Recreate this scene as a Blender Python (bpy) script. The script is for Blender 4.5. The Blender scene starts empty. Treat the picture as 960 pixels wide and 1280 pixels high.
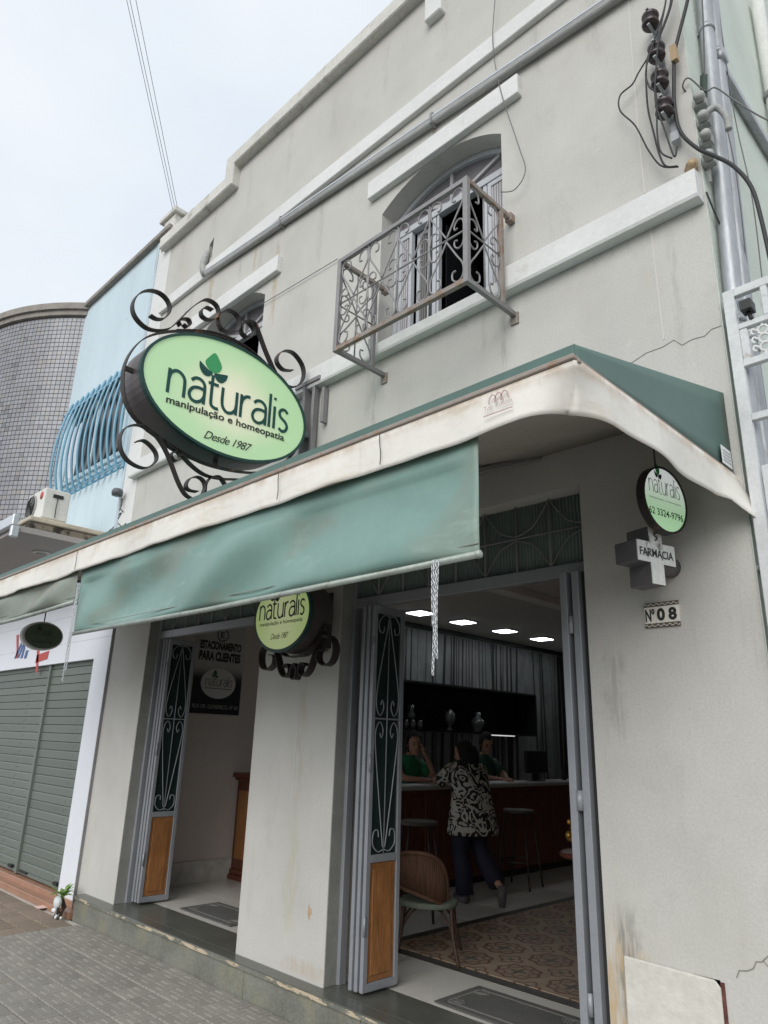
import bpy, bmesh, math, random
from mathutils import Vector, Matrix
random.seed(7)
R = math.radians
scn = bpy.context.scene
C = scn.collection

# ------------------------------------------------------------------ camera
cam_d = bpy.data.cameras.new('camera'); cam = bpy.data.objects.new('camera', cam_d); C.objects.link(cam)
cam_d.sensor_fit = 'HORIZONTAL'; cam_d.sensor_width = 36; cam_d.lens = 33.09
cam_d.clip_start = 0.05; cam_d.clip_end = 3000
rx = Vector((0.7090242, 0.70454312, 0.03006129)); dn = Vector((-0.19720695, 0.23902874, -0.95077583)); fw = Vector((-0.67704808, 0.66819478, 0.30841796))
M = Matrix((rx, -dn, -fw)).transposed().to_4x4(); M.translation = Vector((0, -3.3, 1.44))
cam.matrix_world = M
scn.camera = cam
scn.render.resolution_x = 768; scn.render.resolution_y = 1024

# ------------------------------------------------------------------ light
sun_dir = Vector((0.32, -0.78, 0.54)).normalized()      # towards the sun
el = math.asin(sun_dir.z); az = math.atan2(sun_dir.x, sun_dir.y)
w = bpy.data.worlds.new('World'); scn.world = w; w.use_nodes = True
nt = w.node_tree; nt.nodes.clear()
wo = nt.nodes.new('ShaderNodeOutputWorld')
sky = nt.nodes.new('ShaderNodeTexSky'); sky.sky_type = 'NISHITA'; sky.sun_disc = False
sky.sun_elevation = el; sky.sun_rotation = az; sky.dust_density = 4
b1 = nt.nodes.new('ShaderNodeBackground'); b1.inputs[1].default_value = 0.10
nt.links.new(sky.outputs[0], b1.inputs[0])
tc = nt.nodes.new('ShaderNodeTexCoord'); mp = nt.nodes.new('ShaderNodeMapping'); mp.inputs['Scale'].default_value = (1, 1, 1.6)
nz = nt.nodes.new('ShaderNodeTexNoise'); nz.inputs['Scale'].default_value = 2.2; nz.inputs['Detail'].default_value = 5; nz.inputs['Roughness'].default_value = .5
cr = nt.nodes.new('ShaderNodeValToRGB')
cr.color_ramp.elements[0].position = .32; cr.color_ramp.elements[0].color = (.64, .70, .77, 1)
cr.color_ramp.elements[1].position = .66; cr.color_ramp.elements[1].color = (.765, .79, .82, 1)
nt.links.new(tc.outputs['Generated'], mp.inputs[0]); nt.links.new(mp.outputs[0], nz.inputs[0]); nt.links.new(nz.outputs[0], cr.inputs[0])
b2 = nt.nodes.new('ShaderNodeBackground'); b2.inputs[1].default_value = 1.0
nt.links.new(cr.outputs[0], b2.inputs[0])
ms = nt.nodes.new('ShaderNodeMixShader'); ms.inputs[0].default_value = .93
nt.links.new(b1.outputs[0], ms.inputs[1]); nt.links.new(b2.outputs[0], ms.inputs[2]); nt.links.new(ms.outputs[0], wo.inputs[0])
sl = bpy.data.lights.new('sun', 'SUN'); sl.energy = 1.5; sl.angle = R(45); sl.color = (1, .975, .935)
so = bpy.data.objects.new('sun', sl); C.objects.link(so); so.location = (5, -20, 25)
so.rotation_euler = sun_dir.to_track_quat('Z', 'Y').to_euler()
scn.view_settings.view_transform = 'Standard'; scn.view_settings.look = 'None'
scn.view_settings.exposure = 0.36; scn.view_settings.gamma = 1

# ------------------------------------------------------------------ materials
class NB:
    def __init__(s, m): s.t = m.node_tree; s.n = s.t.nodes; s.l = s.t.links
    def node(s, k, **kw):
        n = s.n.new(k)
        for a, b in kw.items(): setattr(n, a, b)
        return n
    def put(s, sock, v):
        if isinstance(v, bpy.types.NodeSocket): s.l.new(v, sock)
        elif v is not None: sock.default_value = v
    def math(s, op, a, b=None, c=None, clamp=False):
        n = s.node('ShaderNodeMath', operation=op); n.use_clamp = clamp
        s.put(n.inputs[0], a); s.put(n.inputs[1], b); s.put(n.inputs[2], c); return n.outputs[0]
    def noise(s, vec, scale, detail=4, rough=.55, dist=0):
        n = s.node('ShaderNodeTexNoise'); n.inputs['Scale'].default_value = scale; n.inputs['Detail'].default_value = detail
        n.inputs['Roughness'].default_value = rough; n.inputs['Distortion'].default_value = dist
        if vec is not None: s.l.new(vec, n.inputs['Vector'])
        return n.outputs[0]
    def mapping(s, vec, scale=(1, 1, 1), loc=(0, 0, 0)):
        n = s.node('ShaderNodeMapping'); n.inputs['Scale'].default_value = scale; n.inputs['Location'].default_value = loc
        s.l.new(vec, n.inputs[0]); return n.outputs[0]
    def ramp(s, v, stops):
        n = s.node('ShaderNodeValToRGB'); e = n.color_ramp.elements
        while len(e) < len(stops): e.new(.5)
        for i, (p, c) in enumerate(stops):
            e[i].position = p; e[i].color = (c if len(c) == 4 else (*c, 1)) if hasattr(c, '__len__') else (c, c, c, 1)
        s.l.new(v, n.inputs[0]); return n.outputs[0]
    def sstep(s, v, a, b):
        n = s.node('ShaderNodeMapRange', interpolation_type='SMOOTHSTEP'); s.put(n.inputs[0], v)
        n.inputs[1].default_value = a; n.inputs[2].default_value = b; return n.outputs[0]
    def mix(s, f, a, b, mode='MIX'):
        n = s.node('ShaderNodeMix', data_type='RGBA', blend_type=mode)
        s.put(n.inputs[0], f); s.put(n.inputs[6], c4(a)); s.put(n.inputs[7], c4(b)); return n.outputs[2]
    def xyz(s, vec):
        n = s.node('ShaderNodeSeparateXYZ'); s.l.new(vec, n.inputs[0]); return n.outputs
    def obj(s): return s.node('ShaderNodeTexCoord').outputs['Object']
def c4(c): return (*c, 1) if isinstance(c, tuple) and len(c) == 3 else c

MATS = {}
def mat(name, col, rough=.7, metal=0, n1=(3, .12), n2=(40, .08), bump=(60, .1), emit=None, dirt=None, hook=None, spec=None, rnd=0, trans=0, alpha=None, stretch=None, org=None):
    """n = (scale, amount) of value variation; dirt = (scale, threshold, colour, amount)"""
    m = bpy.data.materials.new(name); m.use_nodes = True; nb = NB(m)
    bs = m.node_tree.nodes['Principled BSDF']
    v = nb.obj()
    if org: v = nb.mapping(v, (1, 1, 1), org)
    vs = nb.mapping(v, stretch) if stretch else v
    c = col
    if n1: c = nb.mix(1, c, nb.ramp(nb.noise(vs, n1[0]), [(.3, 1 - n1[1]), (.7, 1 + n1[1])]), 'MULTIPLY')
    if n2: c = nb.mix(1, c, nb.ramp(nb.noise(vs, n2[0], 3, .7), [(.3, 1 - n2[1]), (.7, 1 + n2[1])]), 'MULTIPLY')
    if rnd:
        oi = nb.node('ShaderNodeObjectInfo').outputs['Random']
        c = nb.mix(1, c, nb.ramp(oi, [(0, 1 - rnd), (1, 1 + rnd)]), 'MULTIPLY')
    if dirt:
        d = nb.sstep(nb.noise(v, dirt[0], 6, .65), dirt[1], dirt[1] + .12)
        c = nb.mix(nb.math('MULTIPLY', d, dirt[3]), c, dirt[2])
    if hook: c = hook(nb, v, c, bs)
    nb.put(bs.inputs['Base Color'], c4(c))
    bs.inputs['Roughness'].default_value = rough; bs.inputs['Metallic'].default_value = metal
    if spec is not None: bs.inputs['Specular IOR Level'].default_value = spec
    if trans: bs.inputs['Transmission Weight'].default_value = trans
    if alpha is not None: bs.inputs['Alpha'].default_value = alpha
    if emit:
        nb.put(bs.inputs['Emission Color'], c4(c if emit[0] is None else emit[0])); bs.inputs['Emission Strength'].default_value = emit[1]
    if bump:
        b = nb.node('ShaderNodeBump'); b.inputs['Strength'].default_value = bump[1]; b.inputs['Distance'].default_value = .02
        nb.l.new(nb.noise(vs, bump[0], 6, .65), b.inputs['Height']); nb.l.new(b.outputs[0], bs.inputs['Normal'])
    MATS[name] = m; return m

def streak(nb, v, c, x0, wd, z0, z1, col, amt, seed=0, axis=0):
    """a drip stain with its own place on the wall"""
    o = nb.xyz(v); x = o[axis]; z = o[2]
    wob = nb.math('MULTIPLY', nb.math('SUBTRACT', nb.noise(nb.mapping(v, (3, 3, 2.5), (seed, 0, 0)), 3, 2, .6), .5), wd * 2.2)
    dx = nb.math('ABSOLUTE', nb.math('SUBTRACT', nb.math('ADD', x, wob), x0))
    a = nb.math('SUBTRACT', 1, nb.sstep(dx, wd * .2, wd))
    b = nb.math('MULTIPLY', nb.sstep(z, z0, z0 + (z1 - z0) * .35), nb.math('SUBTRACT', 1, nb.sstep(z, z1 - (z1 - z0) * .3, z1)))
    n = nb.sstep(nb.noise(nb.mapping(v, (14, 14, 1.5), (seed, 3, 0)), 3, 2, .7), .32, .62)
    f = nb.math('MULTIPLY', nb.math('MULTIPLY', a, b), nb.math('MULTIPLY', n, amt), clamp=True)
    return nb.mix(f, c, col)

def stucco_hook(nb, v, c, bs):
    c = nb.mix(nb.math('MULTIPLY', nb.sstep(nb.noise(nb.mapping(v, (1.2, 1, .7), (4, 0, 2)), 1.1, 5, .6), .5, .75), .55), c, (.47, .455, .40))
    c = nb.mix(nb.math('MULTIPLY', nb.sstep(nb.noise(nb.mapping(v, (5, 5, .6), (1, 0, 9)), 2, 5, .7), .55, .8), .35), c, (.36, .35, .31))
    c = nb.mix(nb.math('MULTIPLY', nb.sstep(nb.noise(v, 5, 10, .85), .56, .70), .45), c, (.66, .65, .615))
    c = nb.mix(nb.math('MULTIPLY', nb.sstep(nb.noise(nb.mapping(v, (1, 1, 1), (7, 0, 3)), 3.2, 8, .75), .55, .66), .35), c, (.44, .435, .405))
    brown = (.42, .33, .2)
    c = streak(nb, v, c, -4.12, .09, .1, 1.0, (.45, .43, .28), .5, 1)
    c = streak(nb, v, c, -4.10, .05, .7, 2.2, (.45, .42, .33), .6, 2)
    c = streak(nb, v, c, -3.98, .3, .0, .12, (.48, .38, .28), .55, 3)
    c = streak(nb, v, c, -4.95, .05, 5.0, 6.3, brown, .75, 4)
    c = streak(nb, v, c, -5.35, .05, 5.9, 6.4, brown, .6, 5)
    c = streak(nb, v, c, -6.2, .06, 5.9, 6.4, brown, .7, 15)
    c = streak(nb, v, c, -2.9, .05, 5.85, 6.2, brown, .5, 6)
    c = streak(nb, v, c, -1.76, .12, -.1, .78, (.50, .38, .24), 1.0, 7)
    c = streak(nb, v, c, -1.72, .08, .2, .82, (.24, .24, .22), .9, 8)
    c = streak(nb, v, c, -1.7, .07, 1.4, 2.0, (.35, .34, .3), .6, 9)
    c = streak(nb, v, c, -3.5, .04, 3.4, 4.2, (.3, .3, .28), .45, 10)
    c = streak(nb, v, c, -2.3, .04, 3.6, 4.2, (.3, .3, .28), .45, 11)
    c = streak(nb, v, c, -4.9, .3, -.05, .2, (.4, .38, .34), .6, 12)
    for k in range(16):
        x0_ = -7.1 + k * .39 + .11 * math.sin(k * 7.3); ztop = (6.42 if k % 3 else 4.26); c = streak(nb, v, c, x0_, .035 + .02 * (k % 3), ztop - .45 - .2 * (k % 4), ztop, (.36, .35, .32), .38, 20 + k)
    for k in range(9):
        x0_ = -7.0 + k * .7; c = streak(nb, v, c, x0_, .05, 6.75, 7.62, (.40, .39, .36), .4, 50 + k)
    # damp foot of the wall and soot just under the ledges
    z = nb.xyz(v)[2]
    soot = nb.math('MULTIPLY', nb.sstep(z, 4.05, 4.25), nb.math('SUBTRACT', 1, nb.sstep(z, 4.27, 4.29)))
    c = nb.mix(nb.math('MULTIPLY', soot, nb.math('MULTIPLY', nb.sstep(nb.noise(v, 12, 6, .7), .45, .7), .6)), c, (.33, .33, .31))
    return c
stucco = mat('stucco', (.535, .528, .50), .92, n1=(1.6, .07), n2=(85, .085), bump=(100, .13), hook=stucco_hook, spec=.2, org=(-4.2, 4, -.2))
trim_white = mat('trim_white', (.69, .70, .69), .8, n1=(2, .06), n2=(30, .05), bump=(60, .12), dirt=(5, .6, (.5, .48, .43), .5))
coping_m = mat('coping_paint', (.62, .61, .57), .85, n1=(3, .1), n2=(30, .1), bump=(60, .2), dirt=(5, .55, (.33, .32, .28), .7))
green_wall = mat('pale_green_paint', (.60, .66, .60), .9, n1=(2, .08), n2=(40, .06), bump=(60, .3), dirt=(6, .6, (.42, .42, .38), .6))
def rust(amt, th=.5, sc=9): return (sc, th, (.30, .17, .09), amt)
iron_grey = mat('iron_grey', (.27, .265, .27), .6, .3, dirt=(9, .62, (.24, .17, .12), .6), bump=(120, .2))
rail_rust = mat('railing_rusty', (.31, .275, .25), .75, .1, dirt=(12, .47, (.27, .175, .12), .8), bump=(120, .3))
sign_iron = mat('sign_iron', (.045, .038, .036), .5, .4, dirt=(7, .60, (.45, .24, .12), .8), bump=(90, .2))
galv = mat('galvanised', (.36, .38, .40), .45, .45, n1=(5, .15), n2=(60, .12), bump=(40, .08), stretch=(1, 1, .2), dirt=(5, .6, (.2, .19, .18), .4))
galv2 = mat('galvanised_gutter', (.40, .405, .40), .6, .3, n1=(5, .2), n2=(60, .15), bump=(40, .1), stretch=(.2, 1, 1))
door_grey = mat('door_grey_enamel', (.29, .305, .33), .42, .2, n1=(4, .08), n2=(60, .05), bump=(80, .08), dirt=(9, .66, (.2, .18, .16), .5))
jamb_grey = mat('jamb_stone', (.24, .245, .225), .8, n1=(4, .12), bump=(80, .25))
def wood_hook(nb, v, c, bs):
    g = nb.noise(nb.mapping(v, (9, 9, .7)), 6, 6, .6, 1.5)
    return nb.mix(1, c, nb.ramp(g, [(.3, .6), (.7, 1.35)]), 'MULTIPLY')
wood = mat('varnished_wood', (.31, .135, .045), .45, hook=wood_hook, bump=(80, .08))
dark_wood = mat('dark_wood', (.12, .034, .018), .4, hook=wood_hook, bump=(80, .08))
rattan_dark = mat('rattan_dark', (.055, .028, .018), .55, hook=wood_hook, bump=(160, .4))
rattan = mat('rattan', (.115, .055, .03), .6, hook=wood_hook, bump=(160, .4))
smoked = mat('door_glass', (.014, .028, .026), .22, n2=None, n1=(3, .1), bump=None, spec=.4)
win_glass = mat('window_glass', (.012, .014, .016), .08, n1=None, n2=None, bump=None, spec=.5)
trans_glass = mat('ribbed_glass', (.17, .215, .20), .35, n1=(3, .15), n2=None, bump=None, spec=.4)
louver_m = mat('louver_paint', (.42, .41, .43), .6, n1=(3, .08), bump=(80, .1))
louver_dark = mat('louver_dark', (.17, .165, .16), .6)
win_frame = mat('window_frame_paint', (.47, .49, .52), .5, n1=(3, .06), bump=(80, .08))
def stain_fab(nb, v, c, bs):
    s1 = nb.sstep(nb.noise(nb.mapping(v, (1.3, 1.3, 4)), 2.2, 6, .65, .6), .50, .75)
    c = nb.mix(nb.math('MULTIPLY', s1, .5), c, (.55, .46, .33))
    s2 = nb.sstep(nb.noise(nb.mapping(v, (9, 9, .9), (5, 5, 0)), 2, 6, .7), .55, .78)
    c = nb.mix(nb.math('MULTIPLY', s2, .35), c, (.40, .37, .32))
    z = nb.xyz(v)[2]
    top = nb.math('MULTIPLY', nb.sstep(z, 2.60, 2.66), nb.sstep(nb.noise(v, 6, 5, .7), .35, .6))
    return nb.mix(nb.math('MULTIPLY', top, .55), c, (.42, .27, .15))
valance_m = mat('valance_white', (.77, .75, .695), .55, n1=(2, .05), n2=(25, .03), bump=(12, .12), hook=stain_fab, org=(-4.2, -1.4, 2.66))
def teal_hook(nb, v, c, bs):
    s1 = nb.sstep(nb.noise(nb.mapping(v, (1, 1, 2.2), (3, 0, 0)), 1.8, 5, .55, .5), .50, .68)
    c = nb.mix(nb.math('MULTIPLY', s1, .45), c, (.24, .245, .20))
    s2 = nb.sstep(nb.noise(nb.mapping(v, (1.6, 1, 5), (9, 0, 0)), 1.6, 5, .6, .4), .55, .72)
    return nb.mix(nb.math('MULTIPLY', s2, .4), c, (.33, .46, .42))
teal = mat('teal_vinyl', (.185, .305, .272), .42, n1=(1.5, .06), n2=(20, .03), bump=(8, .10), hook=teal_hook, spec=.4)
teal_old = mat('faded_green_vinyl', (.22, .25, .215), .5, n1=(1.5, .08), n2=(20, .04), bump=(8, .1), dirt=(4, .55, (.22, .2, .16), .6))
awn_green = mat('awning_green', (.085, .155, .135), .5, n1=(1.2, .08), n2=(15, .04), bump=(9, .08), dirt=(2.5, .6, (.16, .22, .2), .5))
bar_brown = mat('awning_rail_paint', (.30, .26, .23), .6, dirt=(14, .52, (.30, .19, .12), .8))
tube_pale = mat('tube_pale', (.33, .37, .34), .45, .2, n1=(5, .2), dirt=(9, .55, (.2, .18, .15), .7))
stone_dark = mat('threshold_stone', (.105, .11, .095), .28, n1=(3, .2), n2=(40, .15), bump=(50, .08), dirt=(30, .7, (.3, .3, .28), .5))
def riser_hook(nb, v, c, bs):
    z = nb.xyz(v)[2]
    c = nb.mix(nb.math('MULTIPLY', nb.sstep(nb.noise(nb.mapping(v, (1.2, 1, 1)), 2.1, 6, .65), .50, .66), .8), c, (.25, .24, .16))
    e = nb.math('MULTIPLY', nb.sstep(z, -.035, -.012), nb.sstep(nb.noise(nb.mapping(v, (1, 1, 1), (2, 0, 0)), 2.1, 7, .7), .47, .53))
    c = nb.mix(nb.math('MULTIPLY', e, .8), c, (.52, .43, .31))
    return c
riser_m = mat('riser_cement', (.185, .188, .16), .8, n1=(4, .2), n2=(50, .15), bump=(50, .4), hook=riser_hook, org=(-4.2, 4, -.2))
def groove_hook(nb, v, c, bs):
    z = nb.xyz(v)[2]
    return nb.mix(nb.math('MULTIPLY', nb.math('SUBTRACT', 1, nb.sstep(z, -.0065, -.004)), .6), c, (.36, .345, .31))
pav = mat('paving_cement', (.295, .28, .25), .85, n1=(1.3, .14), n2=(60, .08), bump=(90, .15), rnd=.08, hook=groove_hook)
nosing_m = mat('nosing_edge', (.16, .165, .14), .7, n1=(4, .2), n2=(50, .15), hook=lambda nb, v, c, bs: nb.mix(nb.math('MULTIPLY', nb.sstep(nb.noise(nb.mapping(v, (1.5, 1, 5), (2, 0, 0)), 3.1, 8, .75), .50, .54), .9), c, (.56, .46, .33)), org=(-4.2, 4, -.2))
pav_groove = mat('paving_groove', (.52, .50, .45), .9, n1=(3, .15), n2=(60, .15))
pav_brown = mat('paving_brown', (.27, .215, .17), .85, n1=(2, .10), n2=(60, .18), bump=(90, .35), rnd=.10)
granite = mat('red_granite', (.36, .20, .135), .35, n1=(5, .1), n2=(120, .3), bump=(90, .08))
asphalt = mat('asphalt', (.09, .088, .085), .9, n1=(2, .15), n2=(200, .4), bump=(200, .4))
concrete = mat('kerb_concrete', (.3, .29, .27), .9, n1=(2, .15), n2=(60, .15), bump=(80, .3))
far_ground = mat('far_ground', (.12, .12, .10), .95)
blue_wall = mat('blue_paint', (.56, .68, .745), .85, n1=(2, .07), n2=(40, .05), bump=(60, .25), stretch=(1, 1, .3), dirt=(4, .62, (.33, .45, .52), .6))
white_pvc = mat('white_cladding', (.76, .79, .85), .45, n1=(1.5, .04), n2=(20, .02), bump=(4, .12))
shutter_m = mat('shutter_grey', (.165, .19, .172), .55, .2, n1=(3, .10), n2=(60, .08), bump=(90, .1), rnd=.07, dirt=(6, .62, (.1, .1, .09), .5))
bar_blue = mat('blue_bars', (.17, .37, .50), .35, n1=(4, .1), bump=None)
ac_white = mat('ac_white', (.70, .70, .66), .5, n1=(4, .06), dirt=(7, .62, (.5, .46, .38), .5), bump=None)
black_m = mat('black_plastic', (.02, .02, .021), .5, n1=None, n2=None, bump=None)
rubber = mat('cable_black', (.018, .018, .02), .55, n1=None, n2=None, bump=None)
wire_grey = mat('wire_grey', (.13, .13, .13), .5, n1=None, n2=None, bump=None)
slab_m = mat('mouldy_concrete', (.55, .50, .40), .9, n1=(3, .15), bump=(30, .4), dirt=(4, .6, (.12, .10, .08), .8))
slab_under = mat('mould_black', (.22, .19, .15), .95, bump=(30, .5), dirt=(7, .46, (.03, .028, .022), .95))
soffit_m = mat('soffit_paint', (.40, .37, .36), .8, n1=(1.5, .06))
alu_trim = mat('alu_trim', (.60, .64, .68), .35, .5, n1=(4, .05))
tile_band = mat('drum_coping', (.26, .235, .21), .7, n1=(6, .2), n2=(40, .2), bump=(50, .3))
room_wall = mat('room_wall', (.58, .52, .48), .85, n1=(1, .05), bump=(50, .08))
room_ceil = mat('room_ceiling', (.62, .60, .57), .85, n1=(1, .03), bump=None)
base_marble = mat('skirting_marble', (.55, .53, .49), .35, n1=(4, .2), n2=(12, .12))
floor_m = mat('porcelain_tile', (.66, .645, .60), .16, n1=(1.2, .05), n2=(10, .03), bump=None, rnd=.02)
grout = mat('grout', (.22, .20, .18), .9)
mat_grey = mat('doormat_grey', (.125, .125, .118), .95, n1=(3, .08), n2=(120, .25), bump=(250, .6))
mat_trim = mat('doormat_border', (.26, .26, .245), .95, n2=(120, .2), bump=(250, .5))
dark_void = mat('dark_interior', (.03, .03, .032), .9, n1=None, n2=None, bump=None)  # near-black colour standing in for shade in window boxes and door gap
counter_top = mat('counter_top', (.40, .40, .38), .3, n1=(5, .1), n2=(60, .15))
box_black = mat('shelf_black', (.008, .010, .010), .35, n1=None, n2=None, bump=None)
lamp_on = mat('downlight_glow', (.9, .92, .95), .5, n1=None, n2=None, bump=None, emit=((.92, .96, 1.0), 8.0))
mirror_grey = mat('poster_paper', (.50, .485, .465), .6, n1=None, n2=None, bump=None)
gold = mat('old_gold', (.55, .32, .09), .35, .8, n1=(20, .3))
skin = mat('skin', (.42, .23, .155), .55, n1=(8, .05), n2=None, bump=None)
hair = mat('hair_dark', (.012, .009, .008), .85, n1=None, n2=(60, .4), bump=(120, .4), stretch=(1, 1, .2))
green_shirt = mat('green_shirt', (.02, .17, .075), .8, n1=(6, .15), bump=(20, .3))
dkgreen_shirt = mat('dark_green_shirt', (.03, .085, .06), .8, n1=(6, .15), bump=(20, .3))
navy = mat('navy_trousers', (.008, .009, .026), .8, n1=(6, .2), bump=(20, .3))
shoe_m = mat('shoe_grey', (.09, .075, .08), .7, n1=None)
eye_m = mat('eye_dark', (.02, .015, .012), .3, n1=None, n2=None, bump=None)
lip_m = mat('lips', (.33, .10, .09), .5, n1=None, n2=None, bump=None)
glassware = mat('clear_glassware', (.09, .095, .095), .12, n1=None, n2=None, bump=None, spec=.7)
paper = mat('white_paper', (.75, .76, .78), .7, n1=None, n2=None, bump=None)
pinkpaper = mat('pink_paper', (.72, .52, .47), .7, n1=(9, .1))
leaf_m = mat('plant_leaf', (.16, .30, .05), .5, n1=(9, .3), bump=None, rnd=.2)
stem_m = mat('plant_stem', (.05, .04, .025), .8, n1=None)
bag_white = mat('white_bag', (.72, .76, .78), .4, n1=(8, .05), bump=(30, .4))
cork = mat('terracotta_stub', (.45, .33, .2), .8, n1=(8, .2))
crack_m = mat('crack', (.24, .23, .2), .95, n1=None, n2=None, bump=None)
seam_m = mat('seam_light', (.60, .59, .55), .95, n1=None, n2=None, bump=None)
insul_m = mat('porcelain_brown', (.045, .032, .034), .25, n1=None, n2=None, bump=None)
knob_m = mat('grey_ceramic', (.34, .35, .34), .6, n1=(20, .15), bump=None)
gate_m = mat('gate_enamel', (.60, .62, .63), .45, n1=(4, .06), dirt=(9, .6, (.28, .22, .17), .6))
ink_green = mat('ink_dark_green', (.008, .075, .065), .6, n1=None, n2=None, bump=None)
ink_leaf = mat('ink_leaf_green', (.06, .38, .14), .5, n1=None, n2=None, bump=None)
ink_black = mat('ink_black', (.02, .024, .022), .6, n1=None, n2=None, bump=None)
ink_grey = mat('ink_grey', (.09, .11, .10), .6, n1=None, n2=None, bump=None)
ink_red = mat('ink_red', (.50, .06, .05), .5, n1=None, n2=None, bump=None)
ink_blue = mat('ink_blue', (.05, .12, .33), .5, n1=None, n2=None, bump=None)
ink_pink = mat('ink_faded_pink', (.47, .33, .33), .7, n1=None, n2=None, bump=None)
ink_faint = mat('ink_faint', (.42, .45, .43), .6, n1=None, n2=None, bump=None)
tile_white = mat('number_tile', (.80, .77, .70), .3, n1=(30, .05))
tile_pat = mat('number_tile_border', (.12, .095, .075), .35, n1=None, n2=(90, .6), bump=None)
cross_face = mat('cross_white', (.78, .79, .77), .5, n1=(8, .06), dirt=(13, .58, (.17, .14, .12), .9))
cross_side = mat('cross_grey', (.115, .11, .118), .6, n1=(5, .1))
lamp_white = mat('stub_white', (.62, .63, .60), .6, n1=(5, .06))

def sign_face(name, inner, outer, em, axis=1, c0=(0, 0), rad=(1, 1), lin=None):
    def hook(nb, v, c, bs):
        o = nb.xyz(v)
        if lin is not None:
            f = nb.sstep(o[2], lin[0], lin[1])
            return nb.mix(f, outer, inner)
        a = nb.math('DIVIDE', nb.math('SUBTRACT', o[axis], c0[0]), rad[0]); b = nb.math('DIVIDE', nb.math('SUBTRACT', o[2], c0[1]), rad[1])
        d = nb.math('SQRT', nb.math('ADD', nb.math('MULTIPLY', a, a), nb.math('MULTIPLY', b, b)))
        d = nb.math('ADD', d, nb.math('MULTIPLY', nb.math('SUBTRACT', nb.noise(v, 3), .5), .5))
        return nb.mix(nb.sstep(d, .1, 1.0), inner, outer)
    return mat(name, outer, .35, n1=None, n2=None, bump=None, hook=hook, emit=(None, em), spec=.4)

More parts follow.
